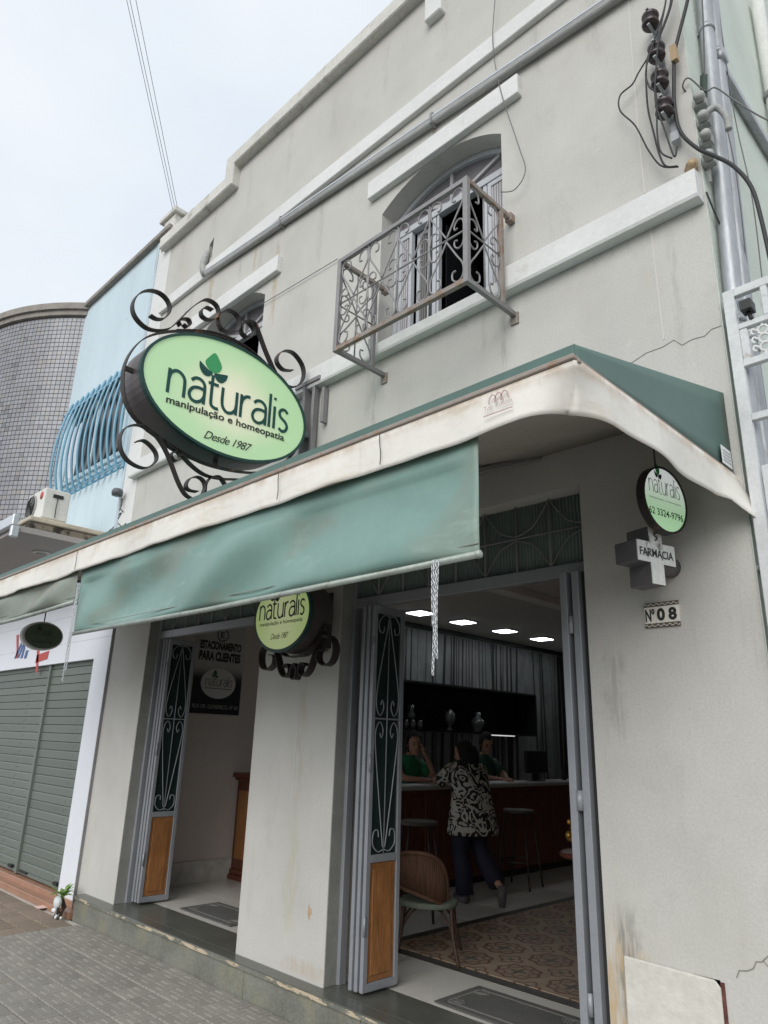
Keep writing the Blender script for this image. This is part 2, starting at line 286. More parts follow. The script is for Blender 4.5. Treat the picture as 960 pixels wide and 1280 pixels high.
# ------------------------------------------------------------------ mesh helpers
class MB:
    def __init__(s): s.v = []; s.f = []; s.sm = []
    def add(s, vs, fs, smooth=False):
        b = len(s.v); s.v += [tuple(p) for p in vs]; s.f += [tuple(b + i for i in f) for f in fs]; s.sm += [smooth] * len(fs); return s
    def box(s, x0, x1, y0, y1, z0, z1):
        return s.add([(x, y, z) for z in (z0, z1) for y in (y0, y1) for x in (x0, x1)],
                     [(0, 2, 3, 1), (4, 5, 7, 6), (0, 1, 5, 4), (2, 6, 7, 3), (0, 4, 6, 2), (1, 3, 7, 5)])
    def beam(s, a, b, w, h, up=(0, 0, 1)):
        a, b = Vector(a), Vector(b); d = (b - a).normalized(); u = Vector(up)
        if abs(d.dot(u)) > .99: u = Vector((1, 0, 0))
        r = d.cross(u).normalized(); u = r.cross(d)
        P = [p + r * i * w / 2 + u * j * h / 2 for p in (a, b) for j in (-1, 1) for i in (-1, 1)]
        return s.add(P, [(0, 2, 3, 1), (4, 5, 7, 6), (0, 1, 5, 4), (2, 6, 7, 3), (0, 4, 6, 2), (1, 3, 7, 5)])
    def tube(s, pts, r, n=8, closed=False, cap=True):
        pts = [Vector(p) for p in pts]; N = len(pts); rr = r if hasattr(r, '__len__') else [r] * N
        prev = None; rings = []
        for i, p in enumerate(pts):
            if closed: t = pts[(i + 1) % N] - pts[i - 1]
            else: t = pts[min(i + 1, N - 1)] - pts[max(i - 1, 0)]
            if t.length < 1e-9: t = Vector((0, 0, 1))
            t.normalize()
            if prev is None:
                a = Vector((0, 0, 1)) if abs(t.z) < .9 else Vector((1, 0, 0)); nrm = t.cross(a).normalized()
            else:
                nrm = (prev - t * prev.dot(t))
                nrm = nrm.normalized() if nrm.length > 1e-6 else t.orthogonal().normalized()
            prev = nrm; bn = t.cross(nrm)
            rings.append([p + (nrm * math.cos(2 * math.pi * k / n) + bn * math.sin(2 * math.pi * k / n)) * rr[i] for k in range(n)])
        vs = [q for rg in rings for q in rg]; fs = []
        M_ = N if closed else N - 1
        for i in range(M_):
            j = (i + 1) % N
            for k in range(n): fs.append((i * n + k, i * n + (k + 1) % n, j * n + (k + 1) % n, j * n + k))
        if cap and not closed: fs.append(tuple(range(n - 1, -1, -1))); fs.append(tuple((N - 1) * n + k for k in range(n)))
        return s.add(vs, fs, n > 4)
    def ribbon(s, pts, nrm, w, t, closed=False):
        """flat bar: width w along nrm, thickness t in the curve's plane"""
        pts = [Vector(p) for p in pts]; nrm = Vector(nrm).normalized(); N = len(pts); vs = []
        for i, p in enumerate(pts):
            d = (pts[(i + 1) % N] - pts[i - 1]) if closed else (pts[min(i + 1, N - 1)] - pts[max(i - 1, 0)])
            d = (d - nrm * d.dot(nrm)).normalized(); sd = nrm.cross(d).normalized()
            vs += [p + nrm * a * w / 2 + sd * b * t / 2 for a, b in ((-1, -1), (1, -1), (1, 1), (-1, 1))]
        fs = []
        for i in range(N if closed else N - 1):
            j = (i + 1) % N
            for k in range(4): fs.append((i * 4 + k, i * 4 + (k + 1) % 4, j * 4 + (k + 1) % 4, j * 4 + k))
        if not closed: fs += [(3, 2, 1, 0), tuple((N - 1) * 4 + k for k in range(4))]
        return s.add(vs, fs)
    def prism(s, poly, fn, d0, d1):
        """poly: 2D outline; fn(u, v, d) -> 3D"""
        n = len(poly); vs = [fn(u, v, d0) for u, v in poly] + [fn(u, v, d1) for u, v in poly]
        fs = [tuple(range(n - 1, -1, -1)), tuple(range(n, 2 * n))] + [(i, (i + 1) % n, n + (i + 1) % n, n + i) for i in range(n)]
        return s.add(vs, fs)
    def lathe(s, prof, o=(0, 0, 0), ax=(0, 0, 1), n=16):
        ax = Vector(ax).normalized(); a = ax.orthogonal().normalized(); b = ax.cross(a); o = Vector(o); vs = []; fs = []
        for r, h in prof:
            vs += [o + ax * h + (a * math.cos(2 * math.pi * k / n) + b * math.sin(2 * math.pi * k / n)) * max(r, 1e-4) for k in range(n)]
        for i in range(len(prof) - 1):
            for k in range(n): fs.append((i * n + k, i * n + (k + 1) % n, (i + 1) * n + (k + 1) % n, (i + 1) * n + k))
        fs.append(tuple(range(n - 1, -1, -1))); fs.append(tuple((len(prof) - 1) * n + k for k in range(n)))
        return s.add(vs, fs, True)
    def grid(s, fn, nu, nv, smooth=True, thick=None):
        vs = [fn(i / nu, j / nv) for j in range(nv + 1) for i in range(nu + 1)]
        return s.add(vs, [(j * (nu + 1) + i, j * (nu + 1) + i + 1, (j + 1) * (nu + 1) + i + 1, (j + 1) * (nu + 1) + i) for j in range(nv) for i in range(nu)], smooth)
    def sphere(s, c, r, n=12, sc=(1, 1, 1)):
        vs = []; fs = []; m = n // 2 + 1
        for j in range(m + 1):
            th = math.pi * j / m
            for k in range(n):
                ph = 2 * math.pi * k / n
                vs.append((c[0] + r * sc[0] * math.sin(th) * math.cos(ph), c[1] + r * sc[1] * math.sin(th) * math.sin(ph), c[2] + r * sc[2] * math.cos(th)))
        for j in range(m):
            for k in range(n): fs.append((j * n + k, (j + 1) * n + k, (j + 1) * n + (k + 1) % n, j * n + (k + 1) % n))
        return s.add(vs, fs, True)
    def mesh(s, name, off=(0, 0, 0)):
        me = bpy.data.meshes.new(name); o = Vector(off)
        me.from_pydata([tuple(Vector(p) - o) for p in s.v], [], s.f)
        me.polygons.foreach_set('use_smooth', s.sm)
        bm = bmesh.new(); bm.from_mesh(me); bmesh.ops.remove_doubles(bm, verts=bm.verts, dist=1e-6)
        bmesh.ops.recalc_face_normals(bm, faces=bm.faces); bm.to_mesh(me); bm.free(); return me
    def build(s, name, m, parent=None, bevel=0, solid=0, seg=1):
        off = ORG.get(parent.name, (0, 0, 0)) if parent else (0, 0, 0)
        me = s.mesh(name, off); me.materials.append(m)
        ob = bpy.data.objects.new(name, me); C.objects.link(ob)
        if parent: ob.parent = parent; ORG[ob.name] = off
        if solid:
            k = ob.modifiers.new('thickness', 'SOLIDIFY'); k.thickness = solid; k.offset = 0
        if bevel:
            k = ob.modifiers.new('bevel', 'BEVEL'); k.width = bevel; k.segments = seg; k.limit_method = 'ANGLE'; k.angle_limit = R(40)
        return ob
ORG = {}
def thing(name, label, cat, loc=(0, 0, 0), group=None):
    o = bpy.data.objects.new(name, None); C.objects.link(o); o.location = loc; o.empty_display_size = .1
    ORG[o.name] = tuple(loc); tag(o, label, cat, group); return o
def tag(o, label, cat, group=None, kind=None):
    o['label'] = label; o['category'] = cat
    if group: o['group'] = group
    return o
def structure(o): o['kind'] = 'structure'; return o
def piece(name, me, parent, loc, rz=0):
    """a child that shares mesh data; loc is in world space"""
    o = bpy.data.objects.new(name, me); C.objects.link(o); o.parent = parent
    o.location = Vector(loc) - Vector(ORG.get(parent.name, (0, 0, 0))); o.rotation_euler.z = rz
    ORG[o.name] = tuple(loc); return o
def smooth_pts(p, n=5, closed=False):
    """Catmull-Rom"""
    p = [Vector(q) for q in p]; N = len(p); out = []
    for i in range(N if closed else N - 1):
        if closed: a, b, c, d = p[i - 1], p[i], p[(i + 1) % N], p[(i + 2) % N]
        else: a, b, c, d = p[max(i - 1, 0)], p[i], p[i + 1], p[min(i + 2, N - 1)]
        for k in range(n):
            t = k / n
            out.append(.5 * ((2 * b) + (c - a) * t + (2 * a - 5 * b + 4 * c - d) * t * t + (3 * b - a - 3 * c + d) * t ** 3))
    if not closed: out.append(p[-1])
    return out
def ell(cu, cv, a, b, n=48, a0=0, a1=360): return [(cu + a * math.cos(R(a0 + (a1 - a0) * i / n)), cv + b * math.sin(R(a0 + (a1 - a0) * i / n))) for i in range(n if a1 - a0 == 360 else n + 1)]

def text(s, name, m, parent, o, u, v, width, height, depth=.004, bold=0., shear=0, spacing=1.):
    """flat lettering fitted in a width x height box at o, running along u, up along v"""
    cu = bpy.data.curves.new(name, 'FONT'); cu.body = s; cu.extrude = 0; cu.offset = bold; cu.shear = shear; cu.space_character = spacing; cu.resolution_u = 3
    t = bpy.data.objects.new(name, cu); C.objects.link(t)
    me = bpy.data.meshes.new_from_object(t.evaluated_get(bpy.context.evaluated_depsgraph_get())); bpy.data.objects.remove(t)
    xs = [q.co.x for q in me.vertices]; ys = [q.co.y for q in me.vertices]
    if not xs: return None
    x0, x1, y0, y1 = min(xs), max(xs), min(ys), max(ys)
    o, u, v = Vector(o), Vector(u).normalized(), Vector(v).normalized(); n = u.cross(v)
    off = Vector(ORG.get(parent.name, (0, 0, 0)))
    sx = width / (x1 - x0); sy = height / (y1 - y0)
    for q in me.vertices: q.co = o + u * (q.co.x - x0) * sx + v * (q.co.y - y0) * sy + n * depth - off
    me.materials.clear(); me.materials.append(m); me.name = name
    for p in me.polygons: p.material_index = 0
    ob = bpy.data.objects.new(name, me); C.objects.link(ob); ob.parent = parent; ORG[ob.name] = tuple(off); return ob

GL = {  # narrow rounded lettering, stroke centre lines, x-height 1
 'n': (.78, [[(0, 0), (0, 1)], [(0, .58), (.06, .84), (.24, .98), (.42, .94), (.56, .78), (.6, .55), (.6, 0)]]),
 'a': (.78, [[(.06, .84), (.2, .97), (.38, .99), (.54, .88), (.6, .66), (.6, 0)], [(.6, .58), (.38, .62), (.14, .54), (.02, .3), (.1, .08), (.3, .01), (.5, .12), (.6, .32)]]),
 't': (.55, [[(.1, 1.36), (.1, .25), (.18, .05), (.34, .0), (.42, .03)], [(-.06, .99), (.36, .99)]]),
 'u': (.80, [[(0, 1), (0, .42), (.06, .16), (.22, .01), (.42, .04), (.56, .2), (.6, .42)], [(.6, 1), (.6, 0)]]),
 'r': (.50, [[(0, 0), (0, 1)], [(0, .55), (.06, .8), (.2, .96), (.38, .99)]]),
 'l': (.22, [[(0, 0), (0, 1.5)]]),
 'i': (.22, [[(0, 0), (0, 1)], [(0, 1.28), (0, 1.40)]]),
 's': (.50, [[(.4, .86), (.28, .98), (.12, .96), (.02, .8), (.08, .62), (.3, .46), (.4, .28), (.34, .08), (.18, 0), (.02, .1)]])}
def brand(m, parent, o, u, v, width, depth, sw=.115, leafs=True, leaf_mat=None, ymul=1.0, leaf_scale=1.0, darkleaf=None):
    """the wordmark drawn letter by letter, plus the three-leaf emblem"""
    o, u, v = Vector(o), Vector(u).normalized(), Vector(v).normalized(); n = u.cross(v)
    tot = sum(GL[c][0] for c in 'naturalis') - .1; k = width / tot; x = 0; mb = MB(); tx = 0
    for idx, ch in enumerate('naturalis'):
        if ch == 't': tx = x + .1
        for si, st in enumerate(GL[ch][1]):
            dz_ = depth + .0004 + si * .0006
            pts = smooth_pts([(a + x, b, 0) for a, b in st], 4)
            P = [o + u * p.x * k + v * p.y * k * ymul for p in pts]; vs = []
            for i, p in enumerate(P):
                d = (P[min(i + 1, len(P) - 1)] - P[max(i - 1, 0)]).normalized(); sd = n.cross(d)
                vs += [p + sd * sw * k / 2 + n * dz_, p - sd * sw * k / 2 + n * dz_]
            mb.add(vs, [(2 * i, 2 * i + 1, 2 * i + 3, 2 * i + 2) for i in range(len(P) - 1)])
        x += GL[ch][0]
    mb.build('lettering', m, parent)
    if leafs:
        def poly(pts, mm, nm):
            q = MB(); pp = smooth_pts([(a, b, 0) for a, b in pts], 4, True)
            q.add([o + u * (tx + p.x * leaf_scale) * k + v * (1.36 + p.y * leaf_scale) * k * ymul + n * depth for p in pp], [tuple(range(len(pp)))]); q.build(nm, mm, parent)
        poly([(-.02, .12), (-.35, .30), (-.50, .62), (-.32, .95), (-.02, 1.30), (.28, .95), (.42, .62), (.30, .28)], leaf_mat or ink_leaf, 'printed_leaf')
        poly([(-.04, .10), (-.35, .24), (-.72, .50), (-.80, .50), (-.76, .14), (-.52, -.16), (-.22, -.16)], darkleaf or m, 'printed_leaf')
        poly([(.04, .10), (.35, .20), (.72, .28), (.80, .26), (.72, -.06), (.48, -.30), (.2, -.22)], darkleaf or m, 'printed_leaf')

# =================================================================== GROUND
structure(MB().box(-400, 400, -400, 400, -.62, -.60).build('ground', far_ground))
structure(MB().box(-60, 40, -11, -2.75, -.45, -.335).build('road', asphalt))
pavb = structure(MB().box(-60, 40, -2.6, -.1, -.45, -.2145).build('pavement', pav_groove))
mpb = MB()
for i in range(40): mpb.box(-30 + i, -30 + i + .985, -2.745, -2.605, -.45, -.195)
structure(mpb.build('kerb', concrete, bevel=.012))
structure(MB().box(-60, 40, .0, 14, -.5, -.215).build('ground_under_buildings', concrete))
# embossed 20 cm cement tiles: four blocks of three bars, turned in turn
def bar_tile(mode):
    mb = MB(); s = .0985; mb.box(-s, s, -.0955, .0955, -.02, -.007)
    def raised(x0, x1, y0, y1):
        e = .0035; mb.add([(x0, y0, -.0075), (x1, y0, -.0075), (x1, y1, -.0075), (x0, y1, -.0075), (x0 + e, y0 + e, 0), (x1 - e, y0 + e, 0), (x1 - e, y1 - e, 0), (x0 + e, y1 - e, 0)],
                     [(4, 5, 6, 7), (0, 1, 5, 4), (1, 2, 6, 5), (2, 3, 7, 6), (3, 0, 4, 7)])
    if mode == 0:
        for qx in (0, 1):
            for qy in (0, 1):
                x0 = -s + qx * s; y0 = -.0955 + qy * .0955; g_ = .0035
                if (qx + qy) % 2:
                    for k in range(2): raised(x0 + .001, x0 + s - .001, y0 + k * .04775 + (g_ if k else .001), y0 + (k + 1) * .04775 - (.001 if k else g_))
                else:
                    for k in range(2): raised(x0 + k * s / 2 + (g_ if k else .001), x0 + (k + 1) * s / 2 - (.001 if k else g_), y0 + .001, y0 + .0945)
    else:
        for k in range(3): raised(-s + k * s * 2 / 3 + .006, -s + (k + 1) * s * 2 / 3 - .006, -s + .003, s - .003)
    return mb
tme = bar_tile(0).mesh('paving_tile'); tme.materials.append(pav)
tme2 = bar_tile(1).mesh('paving_tile_ridged'); tme2.materials.append(pav_brown)
far = []
for i in range(26):
    for j in range(11):
        x = -6.9 + .1015 + i * .203; y = -.08 - .1015 - j * .203
        if j == 0: y = -.1015 - .105
        z = -.191 + random.uniform(-.0015, .0015)
        o = piece('paving_tile', tme, pavb, (x, y - (0 if j == 0 else .0), z), random.choice((0, math.pi))); o.rotation_euler.x = random.uniform(-.006, .006); o.rotation_euler.y = random.uniform(-.006, .006)
for i in range(14):
    for j in range(9):
        x = -6.9 - .1015 - i * .203; y = -.29 - j * .203
        o = piece('ridged_paving_tile', tme2, pavb, (x, y, -.192 + random.uniform(-.002, .002)))
mpb = MB()
for i in range(60):
    for j in range(14):
        x = -9.84 - i * .203; mpb.box(x - .099, x + .099, -.29 - j * .203 - .099, -.29 - j * .203 + .099, -.21, -.193)
for i in range(40):
    for j in range(14):
        x = -1.53 + i * .203; mpb.box(x - .099, x + .099, -.29 - j * .203 - .099, -.29 - j * .203 + .099, -.21, -.191)
for i in range(45):
    for j in range(2):
        x = -9.7 + i * .203; mpb.box(x - .099, x + .099, -2.33 - j * .203 - .05, -2.33 - j * .203 + .099, -.21, -.191)
o = mpb.build('far_paving_tiles', pav, pavb); o['kind'] = 'stuff'

# =================================================================== MAIN BUILDING
bld = thing('commercial_building', 'grey stucco two storey building with white ledges and two open shop doors', 'building', (-4.2, 4, -.2))
def wall_with_holes(outer, holes, y0, y1):
    bm = bmesh.new(); loops = []
    for lp in [outer] + holes:
        vs = [bm.verts.new((u, y0, v)) for u, v in lp]; loops.append([bm.edges.new((vs[i], vs[(i + 1) % len(vs)])) for i in range(len(vs))])
    bmesh.ops.triangle_fill(bm, edges=bm.edges[:], use_beauty=True)
    g = bmesh.ops.extrude_face_region(bm, geom=bm.faces[:])
    bmesh.ops.translate(bm, verts=[e for e in g['geom'] if isinstance(e, bmesh.types.BMVert)], vec=(0, y1 - y0, 0))
    bmesh.ops.recalc_face_normals(bm, faces=bm.faces)
    me = bpy.data.meshes.new('wall'); bm.to_mesh(me); bm.free()
    mb = MB(); mb.add([v.co[:] for v in me.vertices], [tuple(p.vertices) for p in me.polygons]); return mb
def arch_hole(x0, x1, z0, zs, rise, n=20):
    w_ = (x1 - x0) / 2; cx = (x0 + x1) / 2
    rr = (w_ * w_ + rise * rise) / (2 * rise); a0 = math.asin(w_ / rr)
    top = [(cx + rr * math.sin(a0 * (1 - 2 * i / n)), zs + rise - rr + rr * math.cos(a0 * (1 - 2 * i / n))) for i in range(n + 1)]
    return [(x0, z0), (x1, z0)] + top
DL = (-6.58, -4.68); DR = (-3.74, -1.83); DT = 2.81
outer = [(-7.34, -.215), (-1.0, -.215), (-1.0, 7.72), (-2.86, 7.72), (-2.86, 7.72), (-5.90, 7.72), (-5.90, 7.44), (-7.5, 7.44), (-7.5, 6.0), (-7.34, 6.0)]
outer = [(-7.34, -.215), (-1.0, -.215), (-1.0, 7.67), (-5.90, 7.67), (-5.90, 7.39), (-7.34, 7.39)]
W1 = (-3.475, -2.28); W2 = (-6.285, -5.10)
holes = [[(DL[0], -.05), (DL[1], -.05), (DL[1], DT), (DL[0], DT)], [(DR[0], -.05), (DR[1], -.05), (DR[1], DT), (DR[0], DT)],
         arch_hole(*W1, 4.22, 5.575, .200), arch_hole(*W2, 4.22, 5.575, .200),
         [(-6.36, 6.63), (-6.27, 6.63), (-6.27, 6.90), (-6.36, 6.84)],
         [(-1.70, -.1), (-1.335, -.1), (-1.335, .565), (-1.70, .565)]]
fw_ = wall_with_holes(outer, holes, 0, .25)
fo = fw_.build('facade_wall', stucco, bld)
MB().box(-1.25, -1.0, .25, 12, -.215, 7.3).box(-1.25, -1.0, .7, 12, 7.3, 8.7).build('side_wall', green_wall, bld)
MB().box(-.9995, -.995, .003, .25, -.2, 7.4).build('wall_corner_paint', green_wall, bld)
MB().box(-7.34, -1.0, 11.75, 12, -.215, 7.3).build('rear_wall', stucco, bld)
MB().box(-7.34, -7.15, .25, 11.75, -.215, 7.3).build('party_wall', stucco, bld)
MB().box(-7.15, -1.25, .25, 11.75, 6.9, 7.1).build('roof', concrete, bld)
# metre recess behind its loose cover
MB().box(-1.72, -1.32, .20, .24, -.12, .6).build('meter_recess', dark_void, bld)
cv = MB(); cv.prism([(-1.745, -.2), (-1.335, -.2), (-1.33, .54), (-1.35, .565), (-1.74, .575)], lambda u, v, d: (u, d, v), -.022, -.004)
co_ = cv.build('meter_cover', mat('meter_cover_paint', (.60, .585, .53), .8, n1=(4, .07), n2=(25, .08), bump=(40, .25), dirt=(9, .62, (.45, .42, .36), .5)), bld, bevel=.006)
MB().lathe([(.012, 0), (.012, .01), (.006, .014)], (-1.675, -.022, .30), (0, -1, 0), 12).build('screw', mat('rust_dark', (.10, .06, .045), .8, n1=None), co_)
MB().box(-1.334, -1.318, -.006, -.001, -.2, .56).build('rust_edge', mat('rust_red', (.14, .05, .04), .85, n1=(20, .4)), bld)
# sealed boxes behind the windows, painted near-black in place of unlit rooms
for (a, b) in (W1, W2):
    MB().box(a - .5, b + .5, 2.5, 2.6, 3.6, 6.4).build('dark_box_back', dark_void, bld)
    MB().box(a - .5, a - .4, .25, 2.5, 3.6, 6.4).box(b + .4, b + .5, .25, 2.5, 3.6, 6.4).box(a - .4, b + .4, .25, 2.5, 6.3, 6.4).box(a - .4, b + .4, .25, 2.5, 3.6, 3.7).build('dark_box_shell', dark_void, bld)
# ledges
MB().box(-7.36, -.985, -.045, .002, 6.345, 6.505).build('upper_ledge', trim_white, bld, bevel=.006)
for (a, b, zt_) in ((-7.43, -6.30, 4.37), (-6.30, -5.085, 4.29), (-5.085, -3.49, 4.37), (-3.49, -2.265, 4.29), (-2.265, -1.005, 4.37)):
    lw = MB(); lw.prism([(-.002, zt_ + .012), (-.085, zt_), (-.085, 4.215), (-.077, 4.198), (-.002, 4.198)], lambda u, v, d: (d, u, v), a + .0005, b - .0005)
    lw.build('lower_ledge', trim_white, bld)
MB().box(-3.61, -2.095, -.055, .002, 5.775, 5.95).build('window_hood', trim_white, bld, bevel=.005)
MB().box(-6.45, -4.86, -.055, .002, 5.71, 5.89).build('window_hood', trim_white, bld, bevel=.005)
# parapet coping with a step
cp = MB()
path = [(-7.50, 7.47), (-5.93, 7.47), (-5.93, 7.75), (-.98, 7.75)]
th = .085
def off(p0, p1, d):
    dx, dz = p1[0] - p0[0], p1[1] - p0[1]; L = math.hypot(dx, dz); return (-dz / L * d, dx / L * d)
up = [(-7.50, 7.42 + th), (-5.93 - th, 7.42 + th), (-5.93 - th, 7.70 + th), (-.98, 7.70 + th)]
lo = [(-7.50, 7.42 - th), (-5.93 + th, 7.42 - th), (-5.93 + th, 7.70 - th), (-.98, 7.70 - th)]
cp.prism(lo + up[::-1], lambda u, v, d: (u, d, v), -.10, .32)
cp.build('parapet_coping', coping_m, bld, bevel=.012)
MB().box(-2.98, -2.80, -.07, .01, 7.22, 7.60).build('parapet_block', trim_white, bld, bevel=.01)
MB().box(-7.62, -7.33, -.02, .45, 7.40, 7.86).box(-7.70, -7.28, -.06, .5, 7.86, 7.93).build('parapet_pier', coping_m, bld, bevel=.01)
MB().box(-7.5, -7.2, .15, .5, 7.931, 7.97).build('roof_sheet', dark_void, bld)
# hairline cracks and old formwork seams
def line_on_wall(name, pts, m, w_=.006, y=-.0015):
    mb = MB(); mb.ribbon([(a, y, b) for a, b in pts], (0, 1, 0), .003, w_); return mb.build(name, m, bld)
line_on_wall('crack', smooth_pts([(-1.75, 3.40, 0), (-1.56, 3.441, 0), (-1.368, 3.441, 0), (-1.239, 3.467, 0), (-1.202, 3.415, 0), (-1.087, 3.426, 0), (-1.014, 3.447, 0)], 1) and [(-1.75, 3.38), (-1.65, 3.405), (-1.56, 3.42), (-1.47, 3.425), (-1.39, 3.45), (-1.30, 3.45), (-1.239, 3.467), (-1.20, 3.42), (-1.15, 3.433), (-1.087, 3.426), (-1.05, 3.45), (-1.002, 3.45)], crack_m, .0022)
line_on_wall('crack', [(-1.05, .74), (-1.14, .69), (-1.165, .665), (-1.187, .661), (-1.2, .635), (-1.225, .622), (-1.255, .617), (-1.268, .59)], crack_m, .0038)
line_on_wall('crack', [(-1.16, .67), (-1.12, .63), (-1.1, .56), (-1.06, .50)], crack_m, .0022)
line_on_wall('seam', [(-1.29, 5.95), (-1.30, 5.5), (-1.31, 4.9), (-1.31, 4.45)], seam_m, .008)
line_on_wall('seam', [(-1.30, 4.25), (-1.295, 3.9), (-1.29, 3.49)], seam_m, .008)
line_on_wall('seam', [(-4.16, 0.9), (-4.15, 1.6), (-4.16, 2.2)], seam_m, .006)
# chipped plaster patch on the pillar
ch = MB(); ch.prism([(-3.925, .37), (-3.915, .35), (-3.905, .335), (-3.90, .36), (-3.885, .385), (-3.892, .41), (-3.905, .40), (-3.912, .43), (-3.922, .405)], lambda u, v, d: (u, d, v), -.002, .001); ch.build('plaster_chip', mat('bare_plaster', (.50, .36, .24), .95), bld)

# step, risers, threshold
MB().box(-7.16, -1.0, -.115, -.0, -.035, .0).build('step_nosing', stone_dark, bld, bevel=.006)
MB().box(-7.15, -1.01, -.1185, -.1153, -.030, -.006).build('nosing_face', nosing_m, bld)
rs = []
for a, b in ((-7.13, -6.62), (-6.616, -5.50), (-5.496, -4.42), (-4.416, -3.30), (-3.296, -2.20), (-2.196, -1.0)):
    MB().box(a, b, -.105, -.012, -.2145, -.0355).build('riser_slab', riser_m, bld, bevel=.003)
for (a, b) in (DL, DR): MB().box(a + .002, b - .002, .0, .30, -.06, .001).build('door_threshold', stone_dark, bld)
# interior shell
MB().box(-7.149, -1.251, .301, 11.74, -.21, -.010).build('floor_base', grout, bld)
ft = MB().box(-.298, .298, -.298, .298, -.009, 0).mesh('floor_tile'); ft.materials.append(floor_m)
RUG = (-4.15, -1.35, 1.0, 5.4)
for i in range(10):
    for j in range(14):
        x = -7.149 + .3 + i * .6; y = .601 + j * .6
        if x + .3 > RUG[0] + .3 and x < -1.6 and RUG[2] + .3 < y < RUG[3] - .3 and x - .3 > RUG[0] - .3: continue
        piece('floor_tile', ft, bld, (x, y, 0))
# patterned cement tiles laid as a rug
def rug_hook(nb, v, c, bs):
    o = nb.xyz(v)
    x, y = o[0], o[1]
    def ringm(d, r, w_): return nb.math('LESS_THAN', nb.math('ABSOLUTE', nb.math('SUBTRACT', d, r)), w_)
    def cornerd(sx, sy):
        ax = nb.math('SUBTRACT', sx * .1, x); ay = nb.math('SUBTRACT', sy * .1, y)
        return nb.math('SQRT', nb.math('ADD', nb.math('MULTIPLY', ax, ax), nb.math('MULTIPLY', ay, ay))), nb.math('ARCTAN2', ay, ax)
    def cosn(t, n_, a): return nb.math('MULTIPLY', nb.math('COSINE', nb.math('MULTIPLY', t, n_)), a)
    d1, t1 = cornerd(1, 1); d2, t2 = cornerd(-1, -1)
    brown = (.13, .045, .026); grn = (.085, .085, .062)
    c = nb.mix(ringm(d1, nb.math('ADD', .142, cosn(t1, 8, .010)), .012), c, brown)
    c = nb.mix(ringm(d1, nb.math('ADD', .095, cosn(t1, 8, -.012)), .008), c, brown)
    c = nb.mix(nb.math('LESS_THAN', d1, nb.math('ADD', .045, cosn(t1, 4, .022))), c, grn)
    c = nb.mix(ringm(d2, nb.math('ADD', .075, cosn(t2, 4, .018)), .009), c, brown)
    c = nb.mix(nb.math('LESS_THAN', d2, nb.math('ADD', .024, cosn(t2, 4, -.010))), c, grn)
    return c
cem = mat('cement_tile', (.31, .235, .165), .38, n1=(6, .15), n2=None, bump=None, rnd=.06, hook=rug_hook)
cem_b = mat('cement_tile_border', (.045, .042, .036), .4, n1=(6, .1), bump=None)
ct = MB().box(-.0995, .0995, -.0995, .0995, -.004, .004).mesh('cement_tile'); ct.materials.append(cem)
MB().box(RUG[0] - .10, RUG[1] + .1, RUG[2] - .10, RUG[3] + .1, .001, .003).build('tile_rug_border', cem_b, bld)
for i in range(14):
    for j in range(21):
        piece('cement_tile', ct, bld, (RUG[0] + .1 + i * .2, RUG[2] + .1 + j * .2, .004), {(0, 0): 0, (1, 0): math.pi / 2, (1, 1): math.pi, (0, 1): -math.pi / 2}[(i % 2, j % 2)])
# walls and ceiling of the shop
MB().box(-7.148, -7.05, .251, 11.74, 0, 3.30).build('shop_side_wall', room_wall, bld)
MB().box(-1.35, -1.252, .251, 11.74, 0, 3.30).build('shop_right_wall', room_wall, bld)
MB().box(-7.05, -1.35, 11.3, 11.4, 0, 3.30).build('shop_rear_wall', room_wall, bld)
MB().box(-7.148, -1.252, .252, 11.74, 3.08, 3.2).build('shop_ceiling', room_ceil, bld)
MB().box(-4.50, -4.32, 2.3, 6.2, 3.0, 3.079).build('ceiling_strip', mat('ceiling_strip', (.88, .86, .83), .8, n1=None), bld)
MB().box(-7.05, -7.03, .252, 11.3, 0, .20).build('skirting', base_marble, bld)
# panelled photographic wall behind the counter: bare trunks on grey
def mural_hook(nb, v, c, bs):
    o = nb.xyz(v)
    base = nb.ramp(nb.noise(nb.mapping(v, (1, 2, 1.2)), 1.6, 6, .7), [(.3, (.13, .14, .14)), (.7, (.30, .32, .315))])
    return base
mural = mat('forest_print', (.3, .3, .3), .45, n1=None, n2=None, bump=None, hook=mural_hook)
trunk_a = mat('printed_trunk_black', (.012, .014, .014), .5, n1=None, n2=None, bump=None)
trunk_b = mat('printed_trunk_grey', (.07, .075, .075), .5, n1=None, n2=None, bump=None)
rn = random.Random(21)
for k in range(6):
    y0_ = 3.02 + k * 1.36
    wp_ = MB().box(-7.03, -6.99, y0_, y0_ + 1.352, .0, 3.02).build('wall_panel', mural, bld)
    for m_, n_, wmin, wmax, d_ in ((trunk_b, 9, .015, .045, .001), (trunk_a, 8, .02, .075, .002)):
        q = MB()
        for _ in range(n_):
            yc = rn.uniform(y0_ + .06, y0_ + 1.29); w_ = rn.uniform(wmin, wmax) / 2; ln = rn.uniform(-.05, .05); nseg = 6; L_ = []; R_ = []
            ph_ = rn.uniform(0, 6)
            for j in range(nseg + 1):
                t = j / nseg; c_ = yc + ln * (t - .5) * 2 + .008 * math.sin(ph_ + t * 7); ww = w_ * (1.15 - .45 * t)
                c_ = min(max(c_, y0_ + ww + .002), y0_ + 1.35 - ww); L_.append((c_ - ww, .02 + 2.98 * t)); R_.append((c_ + ww, .02 + 2.98 * t))
            e_ = rn.uniform(0, .0008)
            q.add([(-6.99 + d_ + e_, a, b) for a, b in L_ + R_], [(j, j + 1, nseg + 2 + j, nseg + 1 + j) for j in range(nseg)])
        q.build('printed_trunks', m_, wp_)['kind'] = 'stuff'
